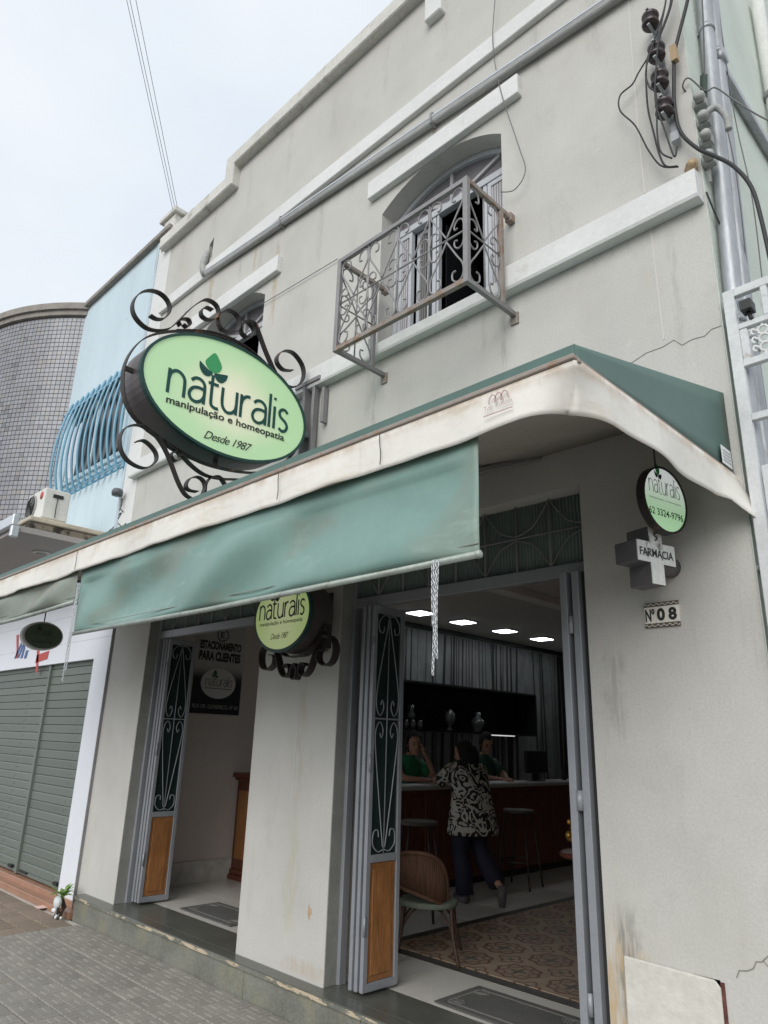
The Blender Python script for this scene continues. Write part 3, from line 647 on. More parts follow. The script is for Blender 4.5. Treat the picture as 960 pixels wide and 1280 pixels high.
MB().box(-7.0, -6.94, 2.9, 11.2, 3.02, 3.079).build('wall_panel_cornice', box_black, bld)
# ceiling lights
for k, y in enumerate((3.6, 4.5, 5.5, 6.5, 7.5)):
    f = MB().box(-6.40, -6.10, y - .15, y + .15, 3.062, 3.079).build('downlight', win_frame, bld)
    MB().box(-6.38, -6.12, y - .13, y + .13, 3.055, 3.0615).build('diffuser', lamp_on, f)

# folding doors ------------------------------------------------------
def scroll2(r, turns, n=14, start=0, sgn=1):
    return [(r * (1 - .72 * i / n) * math.cos(start + sgn * turns * 2 * math.pi * i / n), r * (1 - .72 * i / n) * math.sin(start + sgn * turns * 2 * math.pi * i / n)) for i in range(n + 1)]
def leaf(x, y0, y1, par, full=True, t=.028):
    """one folded leaf lying in a plane x = const"""
    zb, zt = .02, 2.33
    f = MB(); fw2 = .035
    f.box(x, x + t, y0, y0 + fw2, zb, zt).box(x, x + t, y1 - fw2, y1, zb, zt)
    for z0, z1 in ((zb, zb + .045), (.715, .76), (zt - .05, zt)): f.box(x, x + t, y0 + fw2, y1 - fw2, z0, z1)
    d = f.build('door_leaf', door_grey, par, bevel=.003)
    a, b = y0 + fw2, y1 - fw2; m_ = (a + b) / 2
    MB().box(x + .010, x + .013, a, b, .76, zt - .05).build('glass_panel', smoked, d)
    wp = MB().box(x + .006, x + .018, a + .001, b - .001, .066, .714)
    wp.box(x + .018, x + .024, a + .03, b - .03, .10, .68).build('wood_panel', wood, d, bevel=.004)
    if full:
        g = MB(); gx = x + t * .8; rr = .0042
        def tb(pts): g.tube([(gx, p, q) for p, q in pts], rr, 6)
        hw = (b - a) / 2
        for sg in (-1, 1):
            # tall lyre: bottom curl, straight sides, middle C pair, top curl
            cu = [(m_ + sg * (hw * .50) + sg * p * -1, .83 + q) for p, q in scroll2(hw * .46, .8, 14, R(20), -1)]
            tb(smooth_pts([(m_ + sg * .006, .80, 0), (m_ + sg * .02, .86, 0), (m_ + sg * hw * .82, 1.38, 0), (m_ + sg * hw * .88, 1.50, 0), (m_ + sg * hw * .62, 1.57, 0), (m_ + sg * hw * .30, 1.52, 0), (m_ + sg * hw * .42, 1.46, 0), (m_ + sg * hw * .55, 1.49, 0)], 5) and [(p.x, p.y) for p in smooth_pts([(m_ + sg * .006, .80, 0), (m_ + sg * .02, .86, 0), (m_ + sg * hw * .82, 1.36, 0), (m_ + sg * hw * .88, 1.50, 0), (m_ + sg * hw * .58, 1.56, 0), (m_ + sg * hw * .30, 1.51, 0), (m_ + sg * hw * .42, 1.46, 0), (m_ + sg * hw * .55, 1.49, 0)], 5)])
            tb([(p.x, p.y) for p in smooth_pts([(m_ + sg * .006, 2.25, 0), (m_ + sg * .02, 2.17, 0), (m_ + sg * hw * .82, 1.80, 0), (m_ + sg * hw * .88, 1.66, 0), (m_ + sg * hw * .58, 1.60, 0), (m_ + sg * hw * .30, 1.65, 0), (m_ + sg * hw * .42, 1.70, 0), (m_ + sg * hw * .55, 1.67, 0)], 5)])
            tb([(p.x, p.y) for p in smooth_pts([(m_ + sg * .004, .785, 0), (m_ + sg * hw * .45, .775, 0), (m_ + sg * hw * .85, .82, 0), (m_ + sg * hw * .8, .89, 0), (m_ + sg * hw * .5, .90, 0), (m_ + sg * hw * .42, .86, 0)], 5)])
            tb([(p.x, p.y) for p in smooth_pts([(m_ + sg * .004, 2.265, 0), (m_ + sg * hw * .45, 2.27, 0), (m_ + sg * hw * .85, 2.22, 0), (m_ + sg * hw * .8, 2.16, 0), (m_ + sg * hw * .5, 2.15, 0), (m_ + sg * hw * .42, 2.19, 0)], 5)])
        tb([(m_, .765), (m_, zt - .055)]); g.box(gx - .004, gx + .004, a, b, 1.575, 1.585)
        g.build('iron_scrollwork', door_grey, d)
        for zh in (.32, 1.25, 2.0): MB().lathe([(.009, 0), (.009, .11)], (x + t + .004, y0 - .004, zh), (0, 0, 1), 8).build('hinge', door_grey, d)
    return d
def doorway(D, transom_cells, right_stack, leaf_x):
    x0, x1 = D
    fr = MB().box(x0, x0 + .03, .10, .16, 0, DT - .002).box(x1 - .03, x1, .10, .16, 0, DT - .002).box(x0 + .03, x1 - .03, .10, .16, 2.335, 2.405)
    fr.build('door_frame', door_grey, bld, bevel=.003)
    MB().box(x0 - .001 + .0015, x0 + .004, .004, .10, .002, DT - .003).build('door_reveal', jamb_grey, bld); MB().box(x1 - .004, x1 - .0005, .004, .10, .002, DT - .003).build('door_reveal', jamb_grey, bld)
    tr = MB().box(x0 + .03, x1 - .03, .135, .141, 2.405, DT - .002).build('transom_glass', trans_glass, bld)
    rib = MB()
    nr = int((x1 - x0 - .06) / .022)
    for k in range(nr): rib.lathe([(.0065, 0), (.0065, DT - .002 - 2.407)], (x0 + .042 + k * .022, .135, 2.406), (0, 0, 1), 6)
    rib.build('glass_ribs', trans_glass, tr)
    g = MB(); n_ = transom_cells; cw = (x1 - x0 - .06) / n_; zc = (2.405 + DT) / 2; hh = (DT - 2.405) / 2; y = .108
    for k in range(n_):
        xa = x0 + .03 + k * cw; xm = xa + cw / 2
        g.tube([(xm, y, 2.406), (xm, y, DT - .003)], .006, 6)
        g.tube([(xa, y, 2.406), (xa, y, DT - .003)], .006, 6)
        for sx in (-1, 1):
            for sz in (-1, 1):
                g.tube([(p.x, y, p.y) for p in smooth_pts([(xm + sx * .006, zc + sz * (hh - .01), 0), (xm + sx * cw * .14, zc + sz * hh * .55, 0), (xm + sx * cw * .27, zc + sz * hh * .24, 0), (xm + sx * cw * .5, zc + sz * .012, 0)], 5)], .005, 6)
    g.tube([(x0 + .03, y, zc), (x1 - .03, y, zc)], .006, 6)
    g.build('transom_grille', iron_grey, bld)
    for i, dx in enumerate((0, .042, .084)):
        leaf(leaf_x - .09 + dx, (.045 if x0 > -5 else .125) + .006 * i, (.36 if x0 > -5 else .43), bld, full=(i == 2))
    for i in range(2):
        leaf(x1 - .075 - i * .062, .10 - i * .03 + .07, .44, bld, full=False, t=.038)
    if right_stack:
        q = MB().box(x1 - .075, x1 - .035, -.01, .165, .02, 2.33).box(x1 - .14, x1 - .10, -.02, .12, .02, 2.33)
        q.build('folded_leaf_edge', door_grey, bld, bevel=.003)
        for zz, r_ in ((1.15, .017), (2.0, .012), (.3, .012)): MB().lathe([(r_, 0), (r_, .09)], (x1 - .088, -.012, zz), (0, 0, 1), 10).build('hinge', door_grey, bld)
        MB().box(x1 - .034, x1 - .006, .03, .09, .002, 2.33).build('dark_gap_strip', dark_void, bld)  # dark strip put in for the shaded gap between leaves and wall
doorway(DL, 4, False, -6.42)
doorway(DR, 4, True, -3.48)

# arched windows -------------------------------------------------------
def segpt(cx, w0, zs_, rise, s_, inset):
    rr = (w0 * w0 + rise * rise) / (2 * rise); a0 = math.asin(w0 / rr); return (cx + (rr - inset) * math.sin(a0 * s_), zs_ + rise - rr + (rr - inset) * math.cos(a0 * s_))
def window(W, open_side):
    x0, x1 = W; cx = (x0 + x1) / 2; zs, zt = 5.40, 5.46; yb = .185
    fr = MB()
    def arc(r0, r1, y0, y1):
        n = 20; w0 = (x1 - x0) / 2
        for i in range(n):
            q = []
            for t in (math.pi * i / n, math.pi * (i + 1) / n):
                for rr in (r0, r1): q.append(segpt(cx, w0, 5.575, .200, 1 - 2 * t / math.pi, rr))
            fr.add([(q[0][0], y0, q[0][1]), (q[1][0], y0, q[1][1]), (q[3][0], y0, q[3][1]), (q[2][0], y0, q[2][1]),
                    (q[0][0], y1, q[0][1]), (q[1][0], y1, q[1][1]), (q[3][0], y1, q[3][1]), (q[2][0], y1, q[2][1])],
                   [(0, 1, 2, 3), (4, 5, 6, 7), (0, 1, 5, 4), (1, 2, 6, 5), (2, 3, 7, 6), (3, 0, 4, 7)])
    arc(.002, .045, yb - .03, yb + .03)
    fr.box(x0 + .002, x0 + .045, yb - .03, yb + .03, 4.225, 5.6).box(x1 - .045, x1 - .002, yb - .03, yb + .03, 4.225, 5.6)
    fr.box(x0 + .045, x1 - .045, yb - .03, yb + .03, zs, zt).box(x0 + .045, x1 - .045, yb - .03, yb + .03, 4.225, 4.265)
    w_ = fr.build('window_frame', win_frame, bld, bevel=.003)
    # fan light
    m_ = MB()
    for ang in (38, 90, 142):
        t = R(ang); e = segpt(cx, (x1 - x0) / 2, 5.575, .200, math.cos(t), .05)
        m_.beam((cx + .06 * math.cos(t), yb, zt + .0), (e[0], yb, e[1]), .028, .03, (0, 1, 0))
    m_.build('fan_muntin', louver_m, w_)
    hp = arch_hole(x0 + .046, x1 - .046, zt + .001, 5.575, .16)
    MB().prism([(a, b) for a, b in hp if b > zt], lambda u, v, d: (u, d, v), yb + .006, yb + .012).build('pane', mat('fan_panel', (.16, .15, .165), .5, n1=(3, .1), bump=None), w_)
    # casements: louvred leaf closed on the right, glazed leaf, dark opening, louvred leaf folded in on the left
    def louvre(a, b, y, vertical=True):
        f = MB().box(a, a + .03, y - .018, y + .018, 4.27, zs - .004).box(b - .03, b, y - .018, y + .018, 4.27, zs - .004).box(a + .03, b - .03, y - .018, y + .018, 4.27, 4.305).box(a + .03, b - .03, y - .018, y + .018, zs - .04, zs - .004).build('shutter', win_frame, w_)
        s = MB(); n = max(3, int((b - a - .06) / .022))
        for k in range(n): s.box(a + .031 + k * .022, a + .047 + k * .022, y - .010, y + .006, 4.306, zs - .042)
        s.box(a + .031, b - .031, y + .007, y + .011, 4.306, zs - .042)
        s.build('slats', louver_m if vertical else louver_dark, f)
    louvre(x1 - .245, x1 - .05, yb - .004)
    louvre(x0 + .05, x0 + .19, yb - .004)
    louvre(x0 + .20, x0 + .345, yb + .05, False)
    g = MB().box(x1 - .29, x1 - .255, yb - .02, yb + .02, 4.27, zs - .002).box(x0 + .41, x0 + .445, yb - .02, yb + .02, 4.27, zs - .002).box(x0 + .455, x0 + .475, yb - .02, yb + .02, 4.27, zs - .002)
    g.build('mullion', win_frame, w_, bevel=.002)
    MB().box(x0 + .35, x0 + .41, yb + .01, yb + .016, 4.27, zs - .002).build('pane', win_glass, w_)
    MB().box(x0 + .478, x0 + .488, yb + .06, yb + .45, 4.45, 5.35).build('pane', win_glass, w_)
window(W1, 0); window(W2, 0)

# =================================================================== AWNING
aw = thing('awning', 'green shop awning with a stained white scalloped valance over both doors', 'awning', (-4.2, -1.4, 2.66))
AX0, AX1, AY, AZ = -7.3, -1.036, -1.405, 2.665
# top sheet and side gussets
top = MB(); top.grid(lambda u, v: (AX0 + (AX1 - AX0) * u, AY + (0 - AY) * v, 2.715 + (3.09 - 2.715) * v - .002), 40, 8)
top.build('top_sheet', awn_green, aw, solid=.004)
lin = MB(); lin.grid(lambda u, v: (AX0 + .02 + (AX1 - AX0 - .04) * u, AY + .02 + (0 - AY - .025) * v, 2.690 + (3.03 - 2.690) * v), 40, 4)
lin.build('awning_lining', mat('awning_lining', (.42, .39, .35), .8, n1=(1.5, .08), bump=(9, .06)), aw, solid=.003)
for x in (AX0, AX1):
    g = MB(); g.grid(lambda u, v: (x, AY + (0 - AY) * u, AZ + .0 + v * ((2.72 + (3.09 - 2.72) * u) - AZ)), 14, 5)
    g.build('side_gusset', awn_green, aw, solid=.004)
MB().box(AX0, AX1, AY - .004, AY + .002, 2.683, 2.722).build('front_hem', awn_green, aw)
MB().box(AX0, AX1 + .004, AY - .022, AY + .012, 2.660, 2.681).build('front_rail', bar_brown, aw, bevel=.004)
MB().box(AX1 - .012, AX1 + .010, AY, -.004, 2.652, 2.67).build('side_rail', bar_brown, aw, bevel=.003)
MB().box(AX0, AX1 - .02, -.05, -.002, 3.03, 3.075).box(AX0, AX1 - .02, -.085, -.05, 3.05, 3.07).build('wall_rail', mat('cornice_cream', (.42, .39, .34), .7), aw, bevel=.003)
for a_, b_ in [((x, -.03, 3.03), (x - .05, AY + .02, 2.70)) for x in (-2.3, -4.9, -6.9)] + [((-2.05, -.02, 3.02), (-2.75, -.62, 2.80))]: MB().beam(a_, b_, .035, .03).build('support_arm', iron_grey, aw, bevel=.003)
# valance: front run, rounded corner, side run
vp = []
n = 150
for i in range(n + 1): vp.append((AX0 + (AX1 - AX0) * i / n, AY - .012, 'f', i / n))
ns = 44
for i in range(1, ns + 1): vp.append((AX1 + .010, AY - .012 + (1.40 + .04) * i / ns, 's', i / ns))
vs = []; NV = 8
rn = random.Random(3)
ph = [rn.uniform(0, 6) for _ in range(8)]
for (x, y, k, t) in vp:
    if k == 'f':
        fold = .007 * math.sin(x * 5.3 + ph[0]) + .004 * math.sin(x * 11.7 + ph[1]) + .002 * math.sin(x * 23 + ph[2])
        drop = .155 + .004 * math.sin(x * 2.1) + .002 * math.sin(x * 6.7)
        near = max(0, 1 - (AX1 - x) / .30); drop -= .060 * near ** 1.6 * 0 ; 
    else:
        fold = .010 * math.sin(y * 6 + 1) + .006 * math.sin(y * 13)
        drop = .155 + .012 * math.sin(t * 2.6) + (.0 if t < .86 else .10 * (t - .86) / .14)
    for j in range(NV + 1):
        q = j / NV
        X, Y = x, y
        cs = .25
        if k == 'f':
            cut = max(0, 1 - (AX1 - x) / cs) ** 2 * .10 * q
            Y = y - fold * q * 1.3 + cut * 1.0; X = x - cut * .6 - .25 * cut * cut
        else:
            cut = max(0, 1 - (y - AY) / cs) ** 2 * .10 * q
            X = x + fold * q * 1.2 - cut * .9; Y = y + cut * .4
            if t > .8: X += .09 * ((t - .8) / .2) * q
        vs.append((X, Y, 2.658 - drop * q))
N1 = NV + 1
fs = [(i * N1 + j, i * N1 + j + 1, (i + 1) * N1 + j + 1, (i + 1) * N1 + j) for i in range(len(vp) - 1) for j in range(NV)]
val = MB().add(vs, fs, True).build('valance', valance_m, aw, solid=.003)
sm = MB()
for x in (-1.93, -2.62, -4.95): sm.ribbon([(x + .004 * math.sin(z * 40), AY - .0265 - .006 * math.sin(x * 5.3 + ph[0]) * (2.658 - z) / .155, z) for z in [2.655 - .02 * k for k in range(8)]], (1, 0, 0), .003, .003)
sm.build('valance_seam', mat('seam_dark', (.10, .085, .07), .8, n1=None), aw)
# maker's stamp on the valance
tm = MB()
for k in (-1, 0, 1): tm.ribbon([(-1.33 + k * .026 + .016 * math.cos(R(a)), AY - .030, 2.60 + .032 * math.sin(R(a))) for a in range(0, 181, 20)], (0, 1, 0), .002, .004)
tm.build('printed_mark', ink_pink, aw)
text('Top Toldos', 'lettering', ink_pink, aw, (-1.395, AY - .028, 2.572), (1, 0, 0), (0, 0, 1), .125, .022, .003)
MB().box(-1.395, -1.27, AY - .0325, AY - .031, 2.555, 2.5585).build('printed_line', ink_pink, aw)
lb = MB().box(AX1 + .014, AX1 + .016, -.17, -.055, 2.672, 2.76).build('maker_label', paper, aw)
for k in range(4): MB().box(AX1 + .0165, AX1 + .018, -.16, -.07, 2.69 + k * .016, 2.694 + k * .016).build('printed_line', ink_faint, lb)

# drop curtains ---------------------------------------------------------
def curtain(name, label, x0, x1, z0, z1, m, seed, roll_r, skew=0.0, amp=1.0):
    t_ = thing(name, label, 'awning curtain', ((x0 + x1) / 2, AY, z0), 'roll-down vinyl curtains under the awning front')
    rn = random.Random(seed); a = [rn.uniform(0, 6.28) for _ in range(8)]
    def f(u, v):
        x = x0 + (x1 - x0) * u + skew * (1 - v) * (1 - u); z = z0 + (z1 - z0) * v
        w1 = math.sin(x * 1.9 + z * 5.5 + a[0]) * .034 + math.sin(x * 4.2 - z * 8 + a[1]) * .034 + math.sin(x * 7.5 - z * 10 + a[3] + .8 * math.sin(x * 2)) * .022 * u + math.sin(x * 14 - z * 11 + a[6] + 2 * math.sin(z * 5)) * .003 + max(0, math.sin(x * 3.3 + z * 3 + a[7])) ** 6 * .012 + math.sin(x * 9 + z * 5 + a[2]) * .004 + math.sin(x * .9 + z * 13 + a[3]) * .008
        e = math.exp(-(u * 9)) + math.exp(-((1 - u) * 9))
        w2 = e * .005 * math.sin((x + z * 1.4) * 16 + a[4])
        k = (math.sin(min(1, v * 1.2) * math.pi) ** .5 if 0 < v < 1 else 0) * min(1, u * 30) * min(1, (1 - u) * 30)
        sag = -.016 * math.sin(u * math.pi * 7 + a[5]) * v * v if v > .9 else 0
        return (x, AY + .022 + (w1 + w2) * amp * (k * .9 + .1), z)
    MB().grid(f, 110, 24).build('vinyl_sheet', m, t_, solid=.003)
    MB().tube([(x0 + skew - .03, AY + .022, z0 - roll_r * .3), ((x0 + x1) / 2, AY + .022, z0 - roll_r * .3 - .012), (x1 - .008, AY + .022, z0 - roll_r * .3)], roll_r, 12).build('roller_tube', tube_pale, t_)
    MB().lathe([(roll_r * .8, -.005), (roll_r * 1.12, 0), (roll_r * 1.12, .014), (roll_r * .6, .02)], (x1 - .010, AY + .022, z0 - roll_r * .3), (1, 0, 0), 12).build('end_cap', tube_pale, t_)
    MB().ribbon([(x0 + skew + (x1 - x0 - skew) * k / 30, AY + .018, z0 + .035) for k in range(31)], (0, 1, 0), .003, .004).build('hem_stitch', teal_old, t_)
    return t_
curtain('awning_curtain', 'wide teal vinyl curtain hanging under the awning valance above both doors', -4.955, -1.462, 2.075, 2.52, teal, 5, .0135, .06)
curtain('awning_curtain', 'short faded grey green vinyl curtain at the left end of the awning', -7.28, -5.00, 2.30, 2.53, teal_old, 9, .016, 0, .8)
def chain(x, y, z0, z1, label, strands):
    mb = MB(); st = .014
    for (dx, dy, zz1, ph_) in strands:
        n = int((z0 - zz1) / st)
        for k in range(n):
            z = z0 - k * st; s = math.sin(k * .16 + ph_) * .004
            o = (x + dx + s, y + dy, z); a = Vector((1, 0, 0)) if k % 2 else Vector((0, 1, 0))
            mb.tube([Vector(o) + a * (.0045 * math.cos(t)) + Vector((0, 0, 1)) * (.0095 * math.sin(t)) for t in [2 * math.pi * q / 8 for q in range(8)]], .0017, 5, closed=True)
    c_ = mb.build('chain', mat('chain_steel', (.62, .64, .66), .3, .7, n1=None, n2=None, bump=None) if 'chain_steel' not in MATS else MATS['chain_steel'])
    tag(c_, label, 'chain')
chain(-1.632, AY - .02, 2.06, 1.65, 'bright steel chain hanging from the curtain tube in front of the right doorway', [(0, 0, 1.65, 0), (.010, .004, 1.70, 2.5), (-.009, .004, 1.82, 4)])
chain(-4.86, AY - .02, 2.40, 1.72, 'thin steel chain hanging beside the left end of the teal curtain', [(0, 0, 1.73, 0), (.016, .004, 1.80, 2), (-.014, .004, 1.92, 4)])

# =================================================================== BIG OVAL SIGN
XS, XF = -4.20, -4.08
sg = thing('projecting_sign', 'large oval green lit pharmacy sign in a black scrolled iron frame', 'sign', (-4.2, -.05, 3.77))
cy, cz, ea, eb = -.865, 3.755, .690, .440
drum = MB(); E_ = ell(cy, cz, ea, eb, 64)
drum.prism(E_, lambda u, v, d: (d, u, v), XF - .27, XF - .012); drum.build('light_box', mat('lightbox_metal', (.13, .115, .115), .45, .5, n1=(3, .15)), sg)
def elring(mb, cu, cv, a, b, w_, x0, x1, n=64):
    o_ = ell(cu, cv, a, b, n); i_ = ell(cu, cv, a - w_, b - w_, n)
    vs = [(x, u, v) for x in (x0, x1) for (u, v) in o_ + i_]
    fs = []
    for k in range(n):
        j = (k + 1) % n
        fs += [(k, j, n + j, n + k), (2 * n + k, 2 * n + j, 3 * n + j, 3 * n + k), (k, j, 2 * n + j, 2 * n + k), (n + k, n + j, 3 * n + j, 3 * n + k)]
    return mb.add(vs, fs)
elring(MB(), cy, cz, ea + .006, eb + .006, .020, XF - .03, XF + .006).build('face_rim', mat('rim_dark_green', (.012, .06, .052), .4, n1=None, n2=None, bump=None), sg)
face_m = sign_face('big_sign_face', (.80, .77, .60), (.46, .68, .40), .24, 1, (cy - ORG[sg.name][1] * 1 + .05 * 0 - 0, cz - 3.77), (.55, .42))
fmb = MB(); fmb.prism(ell(cy, cz, ea - .012, eb - .012, 64), lambda u, v, d: (d, u, v), XF - .012, XF - .004); fc = fmb.build('sign_face', face_m, sg)
U, V = (0, 1, 0), (0, 0, 1)
def sl_(o): return Vector(o)
tilt = R(2.5)
U = (0, math.cos(tilt), math.sin(tilt)); V = (0, -math.sin(tilt) * .3, 1)
brand(ink_green, sg, (XF, -1.352, 3.622), U, V, 1.00, .0, .125, True, None, .92, .74)
text('manipulação e homeopatia', 'lettering', ink_black, sg, (XF, -1.352, 3.530), U, V, .985, .072, .001, .022)
text('Desde 1987', 'lettering', ink_black, sg, (XF, -1.045, 3.392), U, V, .40, .062, .001, .004, .45, .9)
S1 = [(-1.498, 4.198), (-1.449, 4.193), (-1.399, 4.218), (-1.366, 4.277), (-1.365, 4.331), (-1.394, 4.378), (-1.452, 4.402), (-1.521, 4.388), (-1.58, 4.344), (-1.618, 4.278), (-1.629, 4.212), (-1.612, 4.155), (-1.568, 4.113), (-1.505, 4.092), (-1.437, 4.106), (-1.379, 4.138), (-1.331, 4.184), (-1.271, 4.285), (-1.209, 4.394), (-1.135, 4.496), (-1.09, 4.534), (-1.03, 4.539), (-0.991, 4.513), (-0.979, 4.458), (-1.013, 4.401), (-1.065, 4.375), (-1.111, 4.383), (-1.121, 4.423), (-1.087, 4.47), (-1.032, 4.472)]
S2 = [(-1.267, 4.224), (-1.284, 4.25), (-1.261, 4.285), (-1.216, 4.302), (-1.194, 4.274), (-1.217, 4.238), (-1.247, 4.248)]
S3 = [(-0.897, 4.541), (-0.967, 4.475), (-0.975, 4.411), (-0.942, 4.355), (-0.871, 4.359), (-0.802, 4.401), (-0.788, 4.47), (-0.816, 4.529), (-0.871, 4.544), (-0.922, 4.529)]
S4 = [(-0.704, 4.447), (-0.737, 4.401), (-0.714, 4.38), (-0.664, 4.424), (-0.658, 4.479), (-0.707, 4.519), (-0.76, 4.504), (-0.776, 4.455), (-0.759, 4.401), (-0.714, 4.38)]
S5 = [(-0.73, 4.534), (-0.653, 4.535), (-0.601, 4.464), (-0.52, 4.332), (-0.39, 4.168), (-0.269, 4.133), (-0.167, 4.206), (-0.139, 4.304), (-0.17, 4.388), (-0.261, 4.447), (-0.355, 4.427), (-0.413, 4.358), (-0.413, 4.295), (-0.351, 4.258), (-0.259, 4.286)]
S6 = [(-1.463, 3.257), (-1.414, 3.282), (-1.357, 3.26), (-1.315, 3.22), (-1.308, 3.168), (-1.353, 3.11), (-1.412, 3.092), (-1.493, 3.111), (-1.548, 3.163), (-1.571, 3.234), (-1.557, 3.31), (-1.512, 3.356), (-1.446, 3.38), (-1.372, 3.364), (-1.312, 3.33), (-1.247, 3.26), (-1.188, 3.168), (-1.128, 3.068), (-1.071, 3.002), (-1.011, 2.982), (-0.955, 3.006), (-0.925, 3.079), (-0.941, 3.131), (-0.993, 3.148), (-1.048, 3.118), (-1.07, 3.066), (-1.047, 3.036), (-0.98, 3.041)]
S7 = [(-1.14, 3.229), (-1.175, 3.209), (-1.207, 3.236), (-1.193, 3.272), (-1.156, 3.28), (-1.138, 3.253)]
S8 = [(-0.92, 3.043), (-0.92, 3.118), (-0.877, 3.182), (-0.817, 3.195), (-0.764, 3.143), (-.77, 3.08), (-.80, 3.05)]
S9 = [(-1.286, 3.339), (-1.234, 3.301), (-1.145, 3.274), (-1.041, 3.213), (-0.937, 3.179), (-0.816, 3.186), (-0.713, 3.21), (-.50, 3.27), (-.35, 3.36)]
mir = [(2 * -.845 - a, b) for a, b in S6]
for s_ in (S1, S2, S3, S4, S5, S6, S7, S8, S9, mir):
    MB().ribbon([(XS, p.x, p.y) for p in smooth_pts([(a, b, 0) for a, b in s_], 5)], (1, 0, 0), .05, .007).build('iron_scroll', sign_iron, sg)
RG = [(-1.402, 4.105), (-1.53, 3.985), (-1.605, 3.82), (-1.615, 3.66), (-1.567, 3.50), (-1.437, 3.385), (-1.131, 3.29), (-0.865, 3.262), (-0.508, 3.323), (-0.248, 3.497), (-0.115, 3.768), (-.16, 3.96), (-0.271, 4.105), (-0.42, 4.195), (-0.72, 4.265), (-0.968, 4.275), (-1.196, 4.215)]
MB().ribbon([(XS, p.x, p.y) for p in smooth_pts([(a, b, 0) for a, b in RG], 5, True)], (1, 0, 0), .05, .007, True).build('iron_ring', sign_iron, sg)
TA = [(-1.30, 4.17), (-1.05, 4.275), (-.80, 4.305), (-.55, 4.24), (-.33, 4.11)]
MB().ribbon([(XS + .005, p.x, p.y) for p in smooth_pts([(a, b, 0) for a, b in TA], 5)], (1, 0, 0), .05, .007).build('iron_scroll', sign_iron, sg)
sp = MB()
for (a, b, c_, d_) in ((-1.615, 3.74, -1.54, 3.74), (-.865, 3.262, -.865, 3.33), (-.9, 4.27, -.9, 4.18), (-.115, 3.77, -.19, 3.77)): sp.beam((XS, a, b), (XS, c_, d_), .03, .02, (1, 0, 0))
sp.build('spacer', sign_iron, sg)
po = MB().beam((-4.24, -.05, 3.10), (-4.24, -.05, 4.24), .035, .09, (0, 1, 0)).beam((-4.14, -.05, 3.10), (-4.14, -.05, 4.24), .03, .05, (0, 1, 0)).box(-4.36, -4.04, -.10, -.004, 4.225, 4.262)
po.build('mounting_post', iron_grey, sg, bevel=.003)
MB().box(-4.05, -4.02, -.06, -.01, 3.85, 4.16).build('electric_box', iron_grey, sg, bevel=.003)
MB().beam((XS, -.17, 3.77), (-4.19, -.03, 3.77), .05, .05).build('mounting_arm', iron_grey, sg, bevel=.004)

# round sign on the pillar, seen face on ---------------------------------
PX, PZ, PR, PY = -3.955, 2.25, .315, -.35; PE = .80
s2 = thing('pillar_sign', 'oval lit green sign with black scrolls on the pillar between the doors', 'sign', (PX, 0, PZ))
b_ = MB().prism(ell(PX, PZ, PR, PR * PE, 56), lambda u, v, d: (u, d, v), PY, PY + .19); b_.build('light_box', mat('lightbox_brown', (.10, .085, .08), .5, .4), s2)
rr = MB(); n = 48
o_ = ell(PX, PZ, PR + .006, PR * PE + .006, n); i_ = ell(PX, PZ, PR - .018, PR * PE - .018, n); rr.add([(u, y, v) for y in (PY - .012, PY + .012) for (u, v) in o_ + i_], [f for k in range(n) for j in [(k + 1) % n] for f in ((k, j, n + j, n + k), (2 * n + k, 2 * n + j, 3 * n + j, 3 * n + k), (k, j, 2 * n + j, 2 * n + k), (n + k, n + j, 3 * n + j, 3 * n + k))]); rr.build('face_rim', MATS['rim_dark_green'], s2)
f2 = sign_face('pillar_sign_face', (.72, .80, .44), (.50, .68, .24), .22, 0, (0, 0), (.4, .4))
MB().prism(ell(PX, PZ, PR - .016, PR * PE - .016, 48), lambda u, v, d: (u, d, v), PY - .014, PY - .0085).build('sign_face', f2, s2)
brand(ink_black, s2, (PX - .25, PY - .0145, PZ - .02), (1, 0, 0), (0, 0, 1), .50, .0015, .13, True, ink_black, 1.05, .75)
text('manipulação e homeopatia', 'lettering', ink_black, s2, (PX - .24, PY - .015, PZ - .072), (1, 0, 0), (0, 0, 1), .48, .034, .0015, .01)
text('Desde 1987', 'lettering', ink_black, s2, (PX - .1, PY - .015, PZ - .165), (1, 0, 0), (0, 0, 1), .2, .040, .0015, 0, .45, .9)
ib = MB()
def rib2(pts, w_=.04): 
    MB().ribbon([(p.x, PY + .13, p.y) for p in smooth_pts([(PX + .02 + a * 1.05, PZ + .08 + b, 0) for a, b in pts], 5)], (0, 1, 0), w_ + .02, .007).build('iron_scroll', sign_iron, s2)
for sgn in (-1, 1):
    rib2([(sgn * a, b) for a, b in [(.16, -.30), (.25, -.24), (.335, -.24), (.39, -.31), (.37, -.40), (.30, -.43), (.235, -.39), (.235, -.335), (.285, -.325)]])
    rib2([(sgn * a, b) for a, b in [(.26, -.22), (.20, -.34), (.15, -.45), (.09, -.49), (.05, -.45), (.075, -.40), (.115, -.42)]])
    rib2([(sgn * a, b) for a, b in [(.0, -.35), (.10, -.345), (.2, -.28), (.3, -.16)]])
rib2([(.0, -.40), (-.03, -.44), (-.02, -.50), (.02, -.50), (.03, -.44), (.0, -.40)])
MB().box(PX - .04, PX + .04, PY + .2, -.002, PZ - .05, PZ + .05).box(PX - .12, PX + .12, -.012, -.001, PZ - .2, PZ + .2).build('bracket', sign_iron, s2)

